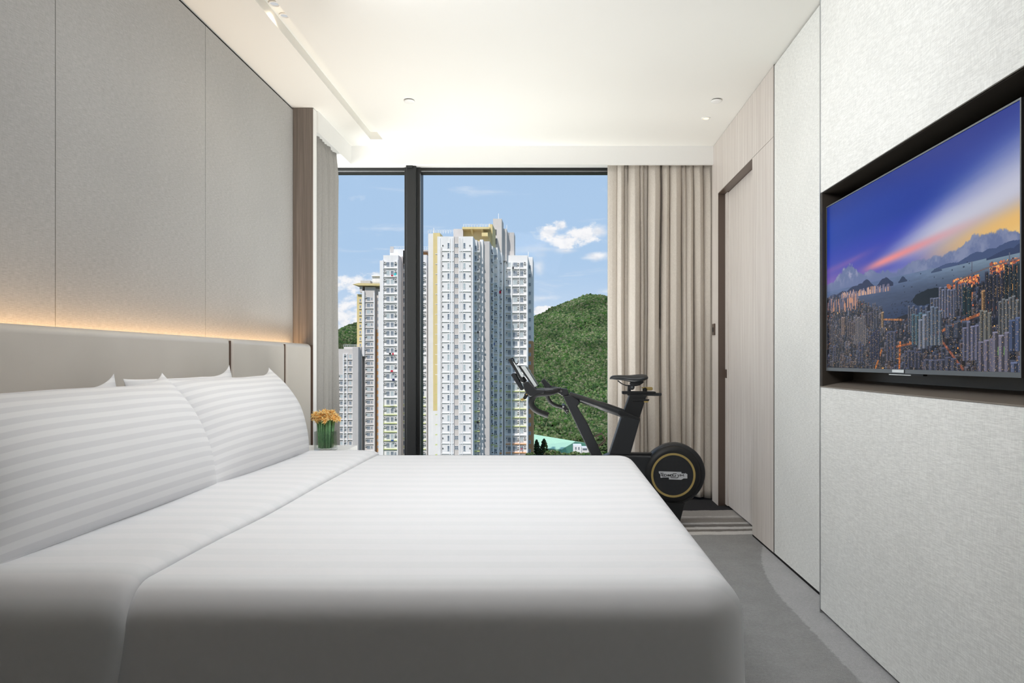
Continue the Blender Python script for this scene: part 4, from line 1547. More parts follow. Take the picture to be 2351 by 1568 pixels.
def streets(pts, wd, colr):
    for (p0, p1) in zip(pts[:-1], pts[1:]):
        n_ = int(400 * math.hypot(p1[0] - p0[0], p1[1] - p0[1])) + 2
        for k in range(n_):
            t_ = k / n_
            a_, b_ = p0[0] + (p1[0] - p0[0]) * t_, p0[1] + (p1[1] - p0[1]) * t_
            j_ = r_.uniform(0.5, 1.25)
            rect(a_, a_ + wd, b_, b_ + wd * 1.3, tuple(np.clip(np.array(colr) * j_ * 0.82, 0, 255)))


streets([(0.735, 0.362), (0.80, 0.30), (0.79, 0.25), (0.86, 0.22)], 0.010, (206, 116, 70))
streets([(0.76, 0.30), (0.80, 0.28), (0.84, 0.30)], 0.02, (240, 150, 84))


def bld(u0, v0, w_, h_, wall, roof, lit, seed_):
    sh = tuple(0.58 * c0 for c0 in wall)
    rect(u0, u0 + w_ * 0.55, v0, v0 + h_, wall)
    rect(u0 + w_ * 0.55, u0 + w_, v0, v0 + h_, sh)
    rect(u0, u0 + w_, v0 + h_, v0 + h_ + 0.005, roof)
    if w_ * NU > 4 and h_ * NV > 8:
        for j in range(int(v0 * NV) + 1, int((v0 + h_) * NV), 2):
            if 0 <= j < NV:
                seg_ = img[j, max(0, int(u0 * NU)):max(0, int((u0 + w_) * NU))]
                seg_[...] = seg_ * 0.84
                for i in range(seg_.shape[0]):
                    if r_.random() < lit:
                        seg_[i] = (230, 190, 130)


walls = [(112, 120, 148), (96, 104, 134), (134, 130, 144), (84, 84, 106), (150, 140, 148), (70, 82, 116), (120, 102, 104)]
# many small blocks, back to front
items = []
for _ in range(5200):
    a_ = r_.uniform(-0.01, 1.0)
    b_ = r_.uniform(-0.03, 0.44)
    j = min(NV - 1, max(0, int(b_ * NV)))
    i = min(NU - 1, max(0, int(a_ * NU)))
    if not lm[j, i] and b_ > 0:
        continue
    if 0.42 < a_ < 0.70 and b_ > 0.22:
        continue
    items.append((b_, a_))
items.sort(reverse=True)
for (b_, a_) in items:
    near = 1 - b_ / 0.45
    dens_left = a_ < 0.45
    w_ = r_.uniform(0.005, 0.011) * (0.7 + 0.7 * near)
    h_ = r_.uniform(0.008, 0.03) * (0.8 + 0.8 * near) * (1.2 if dens_left else 0.8)
    if r_.random() < 0.16:
        c_ = [(236, 150, 70), (214, 108, 62), (250, 196, 110)][r_.integers(3)]
        rect(a_, a_ + 0.004, b_, b_ + 0.007, c_)
        continue
    if r_.random() < 0.30:
        rect(a_, a_ + w_ * 1.5, b_, b_ + h_ * .5, (30, 34, 48))
        continue
    wl_ = np.array(walls[r_.integers(7)]) * r_.uniform(0.55, 0.98)
    bld(a_, b_, w_, h_, tuple(wl_), tuple(np.clip(wl_ * 1.15, 0, 255)), 0.05, 0)
# main streets
streets([(0.43, 0.10), (0.62, 0.13), (0.78, 0.20), (1.0, 0.27)], 0.007, (196, 116, 74))
streets([(0.50, 0.0), (0.505, 0.13)], 0.008, (226, 126, 60))
streets([(0.36, 0.0), (0.40, 0.10)], 0.007, (232, 140, 66))
streets([(0.68, 0.17), (0.80, 0.0)], 0.006, (176, 104, 80))
streets([(0.92, 0.30), (1.0, 0.31)], 0.018, (244, 176, 84))
streets([(0.40, 0.255), (0.52, 0.24)], 0.006, (210, 140, 84))
rect(0.66, 0.715, 0.115, 0.155, (206, 196, 176)); rect(0.68, 0.70, 0.125, 0.145, (90, 180, 200))
rect(0.915, 0.955, 0.065, 0.095, (112, 164, 84)); rect(0.905, 0.96, 0.055, 0.065, (40, 60, 50))
# tall towers standing out
for (a_, b_, w_, h_, n_, wc_) in ((0.17, 0.33, 0.012, 0.12, 1, (150, 160, 186)), (0.12, 0.22, 0.013, 0.10, 2, (150, 126, 118)), (0.215, 0.155, 0.010, 0.16, 8, (156, 150, 160)),
                                  (0.165, 0.21, 0.014, 0.08, 4, (120, 108, 116)), (0.33, 0.235, 0.015, 0.10, 3, (110, 112, 134)), (0.40, 0.24, 0.014, 0.08, 1, (160, 130, 96)),
                                  (0.29, 0.26, 0.018, 0.06, 3, (88, 84, 104)), (0.33, 0.07, 0.014, 0.14, 4, (58, 66, 108)), (0.43, 0.06, 0.018, 0.15, 3, (104, 110, 144)),
                                  (0.55, 0.20, 0.011, 0.12, 4, (124, 132, 160)), (0.61, 0.22, 0.012, 0.09, 3, (120, 130, 158)), (0.66, 0.23, 0.012, 0.11, 3, (128, 136, 166)),
                                  (0.70, 0.25, 0.011, 0.13, 6, (150, 156, 190)), (0.57, 0.14, 0.016, 0.15, 4, (110, 150, 172)), (0.605, 0.12, 0.018, 0.15, 2, (172, 180, 204)),
                                  (0.645, 0.13, 0.016, 0.17, 4, (140, 158, 186)), (0.77, 0.28, 0.011, 0.11, 4, (112, 120, 148)), (0.80, 0.25, 0.016, 0.11, 2, (44, 76, 86)),
                                  (0.87, 0.24, 0.012, 0.16, 8, (70, 72, 92)), (0.95, 0.25, 0.012, 0.17, 5, (56, 70, 80)), (0.872, 0.22, 0.012, 0.12, 1, (170, 130, 90)),
                                  (0.73, 0.16, 0.030, 0.06, 4, (96, 104, 128)), (0.80, 0.17, 0.05, 0.05, 1, (60, 64, 80)), (0.93, 0.12, 0.010, 0.18, 6, (150, 154, 160)),
                                  (0.80, 0.065, 0.014, 0.155, 7, (150, 152, 186)), (0.865, 0.10, 0.013, 0.155, 3, (146, 146, 140)), (0.86, -0.02, 0.018, 0.16, 3, (156, 152, 180)),
                                  (0.91, 0.01, 0.018, 0.17, 3, (164, 160, 184)), (0.965, 0.10, 0.018, 0.12, 3, (112, 130, 176)), (0.97, -0.03, 0.02, 0.10, 3, (128, 140, 180)),
                                  (0.745, -0.03, 0.022, 0.09, 2, (110, 112, 140)), (0.63, 0.0, 0.022, 0.07, 6, (112, 116, 144)), (0.53, 0.03, 0.016, 0.08, 5, (92, 96, 126)),
                                  (0.25, 0.06, 0.016, 0.10, 2, (86, 94, 130)), (0.05, 0.06, 0.014, 0.09, 2, (96, 100, 134)), (0.02, 0.18, 0.012, 0.10, 3, (110, 104, 120))):
    for k in range(n_):
        hh_ = h_ * r_.uniform(0.86, 1.06)
        wl_ = np.array(wc_) * r_.uniform(0.88, 1.05)
        bld(a_ + k * w_ * 1.12, b_ + r_.uniform(-.004, .004) - 0.02, w_, hh_, tuple(np.clip(wl_, 0, 255)), tuple(np.clip(wl_ * 1.12, 0, 255)), 0.04, 0)
# skyline strip on the far shore
for _ in range(160):
    a_ = r_.uniform(0.12, 0.45)
    b_ = 0.425 - 0.10 * (a_ - 0.12) * 0.4
    rect(a_, a_ + 0.004, b_ - 0.012, b_ + r_.uniform(0.0, 0.028), [(150, 138, 156), (206, 160, 132), (110, 104, 128)][r_.integers(3)])
for _ in range(150):
    a_ = r_.uniform(0.0, 0.24)
    b_ = r_.uniform(0.36, 0.42)
    rect(a_, a_ + 0.004, b_ - 0.03, b_ + r_.uniform(0.0, 0.025), [(120, 118, 146), (196, 140, 110), (80, 84, 112)][r_.integers(3)])
dk_ = sst(vv, 0.46, 0.36)[..., None]
lum_ = img.mean(2, keepdims=True)
sat_ = np.clip((img[..., 0:1] - img[..., 2:3]) / 60, 0, 1)
img = img * (1 - dk_ * (0.30 * (1 - sat_)))
img = np.clip(img, 0, 255) / 255
lin = np.where(img <= 0.04045, img / 12.92, ((img + 0.055) / 1.055) ** 2.4)
# screen mesh
gy = np.linspace(SY0, SY1_, NU + 1)
gz = np.linspace(SZ0, SZ1, NV + 1)
GY, GZ = np.meshgrid(gy, gz)
verts = np.stack([np.full(GY.size, TX), GY.ravel(), GZ.ravel()], 1)
ii, jj = np.meshgrid(np.arange(NU), np.arange(NV))
a_ = (jj * (NU + 1) + ii).ravel()
faces = np.stack([a_, a_ + (NU + 1), a_ + (NU + 2), a_ + 1], 1)
me = bpy.data.meshes.new('screen')
me.vertices.add(len(verts)); me.vertices.foreach_set('co', verts.ravel())
me.loops.add(faces.size); me.loops.foreach_set('vertex_index', faces.ravel().astype(np.int32))
me.polygons.add(len(faces)); me.polygons.foreach_set('loop_start', np.arange(0, faces.size, 4, dtype=np.int32))
me.update(calc_edges=True)
at = me.color_attributes.new('Col', 'FLOAT_COLOR', 'CORNER')
cc4 = np.concatenate([lin.reshape(-1, 3), np.ones((NU * NV, 1))], 1)
at.data.foreach_set('color', np.repeat(cc4, 4, axis=0).ravel().astype(np.float32))
sm_ = bpy.data.materials.new('screen_picture')
sm_.use_nodes = True
n = NT(sm_.node_tree)
bsdf = sm_.node_tree.nodes['Principled BSDF']
bsdf.inputs['Base Color'].default_value = (0.004, 0.004, 0.004, 1)
bsdf.inputs['Specular IOR Level'].default_value = 0.12
bsdf.inputs['Roughness'].default_value = 0.25
a2 = n.node('ShaderNodeAttribute')
a2.attribute_name = 'Col'
n.put(bsdf.inputs['Emission Color'], a2.outputs['Color'])
bsdf.inputs['Emission Strength'].default_value = 0.95
me.materials.append(sm_)
scr = bpy.data.objects.new('screen', me)
COL.objects.link(scr)
attach(scr, tv)

# ================================================================== OUTSIDE
GZ0 = -46.0


def PX(x, Y):
    return (x - 1272) * Y / F


def PZ(y, Y):
    return E - (y - 828) * Y / F


def win_mesh(w, h, cols, rows, glass='far_glass', frame=0.07, bar=0.05, tr=None):
    m = MB()
    m.mi = 1
    m.box(-w / 2, w / 2, -0.04, 0.0, -h / 2, h / 2)
    m.mi = 0
    m.box(-w / 2, w / 2, -0.12, 0, h / 2 - frame, h / 2).box(-w / 2, w / 2, -0.12, 0, -h / 2, -h / 2 + frame)
    m.box(-w / 2, -w / 2 + frame, -0.12, 0, -h / 2, h / 2).box(w / 2 - frame, w / 2, -0.12, 0, -h / 2, h / 2)
    for i in range(1, cols):
        x = -w / 2 + w * i / cols
        m.box(x - bar / 2, x + bar / 2, -0.11, 0, -h / 2, h / 2)
    for i in range(1, rows):
        z = -h / 2 + h * i / rows if tr is None else -h / 2 + h * tr
        m.box(-w / 2, w / 2, -0.11, 0, z - bar / 2, z + bar / 2)
    return m.mesh('window', ['far_frame', glass])


def unit_mesh():
    m = MB()
    m.box(-0.36, 0.36, -0.62, -0.12, -0.02, 0.44)
    m.box(-0.42, 0.42, -0.66, 0.0, -0.12, -0.02)
    m.mi = 1
    m.box(-0.24, 0.24, -0.64, -0.62, 0.05, 0.38)
    return m.mesh('air_conditioner', ['unit_white', 'unit_dark'])


def box_mesh(name, w, d, h, mat):
    return MB().box(-w / 2, w / 2, -d, 0, -h / 2, h / 2).mesh(name, mat)


WN = {
    'narrow': [win_mesh(0.62, 1.55, 1, 2, g, tr=0.32) for g in ('far_glass', 'far_glass', 'far_glass_light')],
    'double': [win_mesh(1.05, 1.05, 2, 2, 'far_glass')],
    'wide': [win_mesh(1.45, 1.55, 3, 2, g, tr=0.28) for g in ('far_glass', 'far_glass_light', 'far_glass')],
    'mid': [win_mesh(1.05, 1.55, 2, 2, g, tr=0.28) for g in ('far_glass', 'far_glass', 'far_glass_light')],
    'small': [win_mesh(0.75, 1.15, 2, 2, 'far_glass', tr=0.5)],
    'slit': [win_mesh(0.32, 1.5, 1, 1, 'far_glass')],
    'vent': [win_mesh(0.40, 0.42, 1, 1, 'unit_dark', frame=0.03)],
}
AC = unit_mesh()
LEDGE = {}


def ledge(w, d, mat, h=0.14):
    k = (round(w, 2), round(d, 2), mat, h)
    if k not in LEDGE:
        LEDGE[k] = box_mesh('ledge', w, d, h, mat)
    return LEDGE[k]


random.seed(21)


def block(root, x0, x1, y0, y1, z1, mat='tower_white', z0=GZ0, name='wall_block'):
    return MB().box(x0, x1, y0, y1, z0, z1).build(name, mat, root)


def col_win(root, kind, x, y, z0, step, n, rot=0.0, name='window'):
    for i in range(n):
        lay(random.choice(WN[kind]), name, root, (x, y, z0 - i * step), rot)


def col_ac(root, x, y, z0, step, n, rot=0.0, skip=0.1):
    for i in range(n):
        if random.random() > skip:
            lay(AC, 'air_conditioner', root, (x, y, z0 - i * step), rot)


def col_ledge(root, x, y, z0, step, n, w, d=0.55, rot=0.0, lime=99, orange=99, base='tower_gutter'):
    for i in range(n):
        m = base
        if i >= lime and i < orange - 1:
            m = 'tower_lime'
        if i >= orange:
            m = 'tower_orange'
        lay(ledge(w, d, m), 'ledge', root, (x, y, z0 - i * step), rot)


def railing(root, x0, x1, y, z, h=1.1, n=8):
    m = MB()
    m.box(x0, x1, y, y + 0.08, z + h - 0.08, z + h).box(x0, x1, y, y + 0.06, z + h * 0.5, z + h * 0.5 + 0.05)
    for i in range(n + 1):
        x = x0 + (x1 - x0) * i / n
        m.box(x - 0.04, x + 0.04, y, y + 0.08, z, z + h)
    m.build('roof_railing', 'tower_gutter', root)


RH = 35.4        # roof height of the two large towers
ST = 2.80        # storey
# ------------------------------------------------------------------ main tower
A = thing('apartment_tower', 'tallest white apartment tower with an ochre roof storey, right of the black window post', 'building', (-20, 215, GZ0))
X0, X1 = PX(1004, 195), PX(1086, 195)
xa, xb = PX(1042, 195), PX(1053, 195)
block(A, X0, xa, 195, 206, RH)
block(A, xb, X1, 195, 206, RH)
block(A, xa, xb, 195.5, 206, RH, 'tower_grey')
block(A, X0 - 0.02, X0 + 1.0, 196.5, 206, RH - 0.2)
zt = PZ(564, 195)
N1 = 24
for i in range(N1):
    pass
col_win(A, 'narrow', PX(1029.8, 195), 194.98, zt, ST, N1)
col_win(A, 'narrow', PX(1066.3, 195), 194.98, zt, ST, N1)
col_win(A, 'double', PX(1047.6, 195), 195.48, PZ(563, 195), ST, N1)
col_win(A, 'vent', PX(1016.8, 195), 194.98, PZ(564, 195), ST, N1, name='vent')
col_win(A, 'vent', PX(1079, 195), 194.98, PZ(564, 195), ST, N1, name='vent')
col_ledge(A, (PX(1013, 195) + PX(1041, 195)) / 2, 194.99, zt - 1.45, ST, N1, PX(1041, 195) - PX(1013, 195), 0.25)
col_ledge(A, (PX(1054, 195) + PX(1083, 195)) / 2, 194.99, zt - 1.45, ST, N1, PX(1083, 195) - PX(1054, 195), 0.25)
for px_ in (1033, 1036.5, 1058, 1062, 1014, 1082):
    MB().tube([(PX(px_, 195), 194.8, GZ0), (PX(px_, 195), 194.8, RH - (3 if px_ in (1014, 1082) else 0.5))], 0.09, 6).build('drain_pipe', 'tower_shade' if px_ in (1014, 1082) else 'tower_gutter', A)
for px_ in (1010, 1038, 1054.5, 1085):
    MB().box(PX(px_, 195) - 0.12, PX(px_, 195) + 0.12, 194.75, 195, GZ0, RH - 0.4).build('rib', 'tower_gutter', A)
# side balconies left of the front
col_ledge(A, X0 - 0.25, 198.0, PZ(581, 195), ST, N1, 1.2, 1.6, lime=13, orange=22)
# ochre flank with a white foot
block(A, PX(994.5, 200), PX(1010, 200), 200, 207, PZ(534.6, 200), 'tower_ochre', PZ(943, 200))
block(A, PX(994.5, 200), PX(1010, 200), 200.02, 207, PZ(943, 200), 'tower_white')
block(A, PX(983, 205), PX(995, 205), 205, 212, PZ(536, 205), 'tower_white')
railing(A, PX(983, 205), PX(1041, 205), 204.9, PZ(536, 205), 1.0, 10)
# first bay on the right
block(A, X1 - 0.02, PX(1095, 199), 199, 206, RH - 0.3)
zt2 = PZ(570, 199)
col_win(A, 'mid', PX(1090.6, 199), 198.98, zt2, ST, 24)
col_ac(A, PX(1098.5, 200), 200.0, zt2 - 0.6, ST, 24)
block(A, PX(1095, 200.5), PX(1102.5, 200.5), 200.5, 206, RH - 0.4, 'tower_grey')
col_ledge(A, PX(1093.5, 198.5), 199, zt2 - 1.15, ST, 24, 2.0, 0.9, lime=12, orange=23)
block(A, PX(1101.5, 202), PX(1109, 202), 202, 208, PZ(550, 202), 'tower_white')
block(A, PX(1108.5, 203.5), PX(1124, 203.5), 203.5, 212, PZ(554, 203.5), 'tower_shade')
# receding stacks
xs1 = PX(1124, 203.5)
block(A, PX(1109, 206), xs1 - 0.15, 206, 226, RH - 0.5)
block(A, xs1 - 1, PX(1131.5, 209), 209, 226, RH - 0.4)
col_win(A, 'mid', PX(1127.5, 209), 208.98, PZ(578, 209), ST, 23)
col_ac(A, PX(1129.5, 209) + .2, 208.9, PZ(584, 209), ST, 23)
col_ledge(A, PX(1128, 209), 209, PZ(586.5, 209), ST, 23, 1.7, 1.0, lime=13, orange=22)
block(A, PX(1131, 214), PX(1142.5, 214), 214, 230, RH)
col_win(A, 'mid', PX(1137, 214), 213.98, PZ(591, 214), ST, 23)
col_ac(A, PX(1139.8, 214), 214.0, PZ(595, 214), ST, 23)
col_ledge(A, PX(1137, 214), 214, PZ(600, 214), ST, 23, 1.5, 0.9, lime=13, orange=22)
block(A, PX(1142, 222), PX(1152, 222), 222, 236, PZ(580, 222))
col_win(A, 'mid', PX(1145.5, 222), 221.98, PZ(603, 222), ST, 22)
col_ac(A, PX(1150.5, 222), 222, PZ(607, 222), ST, 22)
col_ledge(A, PX(1147, 222), 222, PZ(611, 222), ST, 22, 1.5, 1.0, lime=9, orange=21)
# re-entrant, its shade put into a darker wall colour
block(A, PX(1150, 238), PX(1160, 238), 238, 250, RH, 'tower_recess_shade')
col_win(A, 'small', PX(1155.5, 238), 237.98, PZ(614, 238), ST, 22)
# right wing
WYR = 230.0
wx0, wx1 = PX(1159, WYR), PX(1211.5, WYR)
block(A, wx0, wx1, WYR, WYR + 14, RH)
block(A, wx1 - 0.3, PX(1223, 238), 238, 252, PZ(590, 238), 'tower_white')
MB().box(wx1, PX(1223, 238) + 0.03, 237.9, 252, GZ0, PZ(783, 238)).build('lower_wall', 'tower_brown', A)
st2 = 2.85
zr = PZ(608, WYR)
NR = 23
col_win(A, 'mid', PX(1169.5, WYR), WYR - 0.02, zr, st2, NR)
col_win(A, 'wide', PX(1183, WYR), WYR - 0.02, zr, st2, NR)
col_win(A, 'mid', PX(1198, WYR), WYR - 0.02, zr, st2, NR)
col_win(A, 'small', PX(1216.5, 238), 237.87, PZ(613, 238), 2.95, NR - 1)
col_ac(A, PX(1163.5, WYR), WYR, zr + 0.35, st2, NR, skip=0)
col_ac(A, PX(1190, WYR), WYR, zr + 0.1, st2, NR, skip=0.05)
col_ac(A, PX(1205, WYR), WYR, zr + 0.4, st2, NR, skip=0.05)
col_ledge(A, PX(1166.5, WYR), WYR, zr - 1.35, st2, NR, PX(1173.5, WYR) - wx0, 0.7, lime=14, orange=20)
col_ledge(A, PX(1192.3, WYR), WYR, zr - 1.35, st2, NR, PX(1208.5, WYR) - PX(1176, WYR), 0.7, lime=14, orange=20)
for px_ in (1159.5, 1174.5, 1210):
    MB().box(PX(px_, WYR) - 0.22, PX(px_, WYR) + 0.22, WYR - 0.75, WYR, GZ0, RH - 2.4).build('rib', 'tower_gutter', A)
MB().box(PX(1192.7, WYR) - 0.08, PX(1192.7, WYR) + 0.08, WYR - 0.6, WYR, GZ0, RH - 2.4).build('rib', 'tower_gutter', A)
# roof structures
block(A, PX(1041, 207), PX(1063, 207), 207, 216, PZ(525.5, 207), 'tower_grey', RH - 1)
block(A, PX(1063, 208), PX(1125, 208), 209, 219, PZ(523.5, 208), 'tower_ochre', RH - 1)
block(A, PX(1061, 206), PX(1124.5, 206), 206, 210, PZ(521, 206), 'tower_ochre', PZ(525.5, 206), name='roof_slab')
for px_ in (1083, 1107):
    MB().prism([(0, 0)], 0, 0) if False else None
    m_ = MB()
    x_ = PX(px_, 207)
    m_.add([(x_ - .3, 209.0, PZ(525.5, 206)), (x_ - .3, 206.2, PZ(525.5, 206)), (x_ - .3, 209.0, PZ(535, 206)), (x_ + .3, 209.0, PZ(525.5, 206)), (x_ + .3, 206.2, PZ(525.5, 206)), (x_ + .3, 209.0, PZ(535, 206))],
           [(0, 1, 2), (5, 4, 3), (0, 3, 4, 1), (1, 4, 5, 2), (2, 5, 3, 0)])
    m_.build('roof_bracket', 'tower_ochre', A)
block(A, PX(1106, 206.5), PX(1120, 206.5), 206.5, 209.2, PZ(534, 206.5), 'tower_ochre', PZ(542, 206.5), name='roof_box')
railing(A, PX(1064, 207), PX(1122, 207), 206.5, PZ(521, 206), 0.9, 9)
block(A, PX(1125, 216), PX(1134, 216), 211, 222, PZ(522, 216), 'tower_ochre', RH - 1)
block(A, PX(1132, 224), PX(1152, 224), 224, 232, PZ(502, 224), 'tower_grey', RH - 2)
block(A, PX(1151, 228), PX(1163, 228), 228, 236, PZ(525, 228), 'tower_grey', RH - 2)
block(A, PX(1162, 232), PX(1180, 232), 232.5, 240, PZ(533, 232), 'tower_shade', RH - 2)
block(A, PX(1158, 231), PX(1180, 231), 231.5, 236, PZ(576, 231), 'tower_grey', RH - 2)
for zz in (533, 554):
    MB().box(PX(1135.5, 224), PX(1140, 224), 223.9, 224.1, PZ(zz + 7, 224), PZ(zz - 6, 224)).build('louvre', 'unit_dark', A)
for (px_, Y_, y0_, y1_) in ((1144.5, 225, 490, 502), (1163.5, 230, 516, 533), (996, 201, 523, 536), (1213, 232, 578, 588), (1123.5, 207, 513, 522)):
    MB().box(PX(px_, Y_) - 0.08, PX(px_, Y_) + 0.08, Y_, Y_ + 0.16, PZ(y1_ + 1, Y_), PZ(y0_, Y_)).build('mast', 'tower_gutter', A)
block(A, PX(1000, 207), PX(1109, 207), 207, 232, RH - 1.0, 'tower_grey')
block(A, PX(995, 233), PX(1148, 233), 233, 248, RH - 1.0, 'tower_grey')

# ------------------------------------------------------------------ second tower, behind the window post
Bt = thing('apartment_tower', 'white apartment tower partly hidden by the black window post, lime green balcony edges below', 'building', (-50, 240, GZ0))
YB = 232.0
bx0, bx1 = PX(880, YB), PX(914.5, YB)
block(Bt, bx0, bx1, YB, YB + 13, PZ(586, YB))
block(Bt, PX(872, YB + 3), bx0 + 0.1, YB + 3, YB + 13, PZ(598, YB + 3), 'tower_white')
block(Bt, bx1 - 0.1, PX(924, YB + 4.5), YB + 4.5, YB + 14, PZ(588, YB + 4), 'tower_pink')
block(Bt, PX(922, YB + 6), PX(952, YB + 6), YB + 6, YB + 16, PZ(589, YB + 6), 'tower_white')
block(Bt, PX(950, YB), PX(980, YB), YB, YB + 13, PZ(585, YB))
block(Bt, PX(979.5, YB + 3), PX(991.5, YB + 3), YB + 3, YB + 14, PZ(590, YB + 3), 'tower_pink')
stb = 2.83
zb_ = PZ(607, YB)
col_win(Bt, 'mid', PX(891, YB), YB - 0.02, zb_, stb, 23)
col_win(Bt, 'mid', PX(900.5, YB), YB - 0.02, zb_, stb, 23)
col_win(Bt, 'small', PX(908, YB), YB - 0.02, zb_, stb, 23)
col_ac(Bt, PX(884.3, YB), YB, zb_ + 0.35, stb, 23)
col_ac(Bt, PX(909, YB), YB - 0.1, zb_ + 0.35, stb, 23)
col_ledge(Bt, PX(897.0, YB), YB, zb_ - 1.3, stb, 23, PX(912.5, YB) - bx0, 0.6, lime=16)
col_win(Bt, 'mid', PX(926, YB + 6), YB + 5.98, zb_, stb, 23)
col_ledge(Bt, PX(926.5, YB + 6), YB + 6, zb_ - 1.3, stb, 23, 1.2, 0.6, lime=16)
col_win(Bt, 'mid', PX(970.5, YB), YB - 0.02, zb_, stb, 23)
col_ac(Bt, PX(974.5, YB), YB, zb_ + 0.3, stb, 23)
col_ledge(Bt, PX(965, YB), YB, zb_ - 1.3, stb, 23, PX(978, YB) - PX(952, YB), 0.6, lime=15)
col_win(Bt, 'slit', PX(985.5, YB + 3), YB + 2.98, zb_ - 0.3, stb, 23)
col_win(Bt, 'vent', PX(990, YB + 3), YB + 2.98, zb_ - 0.3, stb, 23, name='vent')
MB().box(PX(913.5, YB) - .1, PX(913.5, YB) + .15, YB - .7, YB, GZ0, PZ(597, YB)).build('rib', 'tower_gutter', Bt)
MB().box(bx0 - .1, bx0 + .15, YB - .7, YB, GZ0, PZ(597, YB)).build('rib', 'tower_gutter', Bt)
block(Bt, PX(895, YB + 5), PX(930, YB + 5), YB + 5, YB + 12, PZ(572, YB + 5), 'tower_white', PZ(600, YB))
block(Bt, PX(895.5, YB + 4.8), PX(903, YB + 4.8), YB + 4.9, YB + 6, PZ(566, YB + 5), 'tower_grey', PZ(574, YB))
railing(Bt, PX(896, YB), PX(928, YB), YB + 5, PZ(572, YB + 5), 1.0, 8)
block(Bt, PX(930, YB + 8), PX(983, YB + 8), YB + 5, YB + 15, PZ(578, YB + 8), 'tower_brown', PZ(600, YB), name='roof_storey')
block(Bt, PX(948, YB + 2), PX(991, YB + 2), YB + 2, YB + 14, PZ(573.5, YB + 2), 'tower_grey', PZ(576, YB + 2), name='roof_slab')
railing(Bt, PX(948, YB), PX(985, YB), YB + 3, PZ(573.5, YB + 2), 1.2, 8)

# ------------------------------------------------------------------ third tower
Ct = thing('apartment_tower', 'white and orange apartment tower with an ochre roof canopy, farther off beside the left curtain', 'building', (-82, 310, GZ0))
YC = 306.0
block(Ct, PX(837.5, YC), PX(860, YC), YC, YC + 14, PZ(658, YC), 'tower_grey')
block(Ct, PX(832.5, YC), PX(838, YC), YC - 1.2, YC + 10, PZ(668, YC), 'tower_white', PZ(818, YC))
block(Ct, PX(860, YC), PX(871.5, YC), YC + 2, YC + 14, PZ(662, YC), 'tower_grey')
MB().box(PX(860.5, YC), PX(868.5, YC), YC + 1.9, YC + 2.1, GZ0, PZ(756, YC)).build('orange_strip', 'tower_brown', Ct)
block(Ct, PX(870, YC), PX(880, YC), YC - 1, YC + 14, PZ(670, YC), 'tower_white')
block(Ct, PX(819.5, YC + 3), PX(833, YC + 3), YC + 3, YC + 14, PZ(674, YC), 'tower_ochre', PZ(812, YC))
block(Ct, PX(824.5, YC + 2), PX(837.5, YC + 2), YC + 2.2, YC + 14, PZ(812, YC), 'tower_grey')
stc = 2.80
zc_ = PZ(686, YC)
col_win(Ct, 'wide', PX(846, YC), YC - 0.02, zc_, stc, 25)
col_win(Ct, 'small', PX(853.5, YC), YC - 0.02, zc_, stc, 25)
col_ac(Ct, PX(840.5, YC), YC, zc_ + 0.5, stc, 25)
col_ledge(Ct, PX(849, YC), YC, zc_ - 1.35, stc, 25, PX(858.5, YC) - PX(838.5, YC), 0.5)
col_win(Ct, 'small', PX(866, YC), YC + 1.88, zc_, stc, 25)
MB().box(PX(859.7, YC) - .2, PX(859.7, YC) + .2, YC - .6, YC, GZ0, PZ(672, YC)).build('rib', 'tower_gutter', Ct)
col_win(Ct, 'small', PX(823, YC), YC + 2.98, PZ(688, YC), stc, 9)
col_win(Ct, 'small', PX(829.5, YC), YC + 2.98, PZ(688, YC), stc, 9)
col_ledge(Ct, PX(826, YC), YC + 3, PZ(693, YC), stc, 9, 2.2, 0.6, base='tower_white')
cn_ = MB()
zz0, zz1 = PZ(658, YC), PZ(652, YC)
cn_.prism([(PX(812, YC), PZ(654, YC)), (PX(826, YC), PZ(656.5, YC)), (PX(877, YC), PZ(657, YC)), (PX(877, YC), zz1), (PX(826, YC), zz1 + 0.2)], YC - 2.0, YC + 10)
cn_.build('roof_canopy', 'tower_ochre', Ct)
m_ = MB().prism([(PX(827, YC), PZ(672, YC)), (PX(826, YC), PZ(657, YC)), (PX(833, YC), PZ(657, YC)), (PX(831, YC), PZ(672, YC))], YC - 0.5, YC + 6)
m_.build('canopy_prop', 'tower_grey', Ct)
block(Ct, PX(832, YC + 5), PX(854, YC + 5), YC + 2, YC + 12, PZ(646, YC + 5), 'tower_shade', PZ(653, YC))
block(Ct, PX(856, YC + 5), PX(880, YC + 5), YC + 4, YC + 14, PZ(634, YC + 4), 'tower_white', PZ(660, YC))
block(Ct, PX(854, YC + 4), PX(880, YC + 4), YC + 3, YC + 14, PZ(632, YC + 4), 'tower_gutter', PZ(634.5, YC + 4), name='roof_slab')
railing(Ct, PX(854, YC), PX(878, YC), YC + 3.2, PZ(632, YC + 4), 1.0, 6)
railing(Ct, PX(833, YC), PX(866, YC), YC + 3, PZ(646, YC), 1.0, 8)

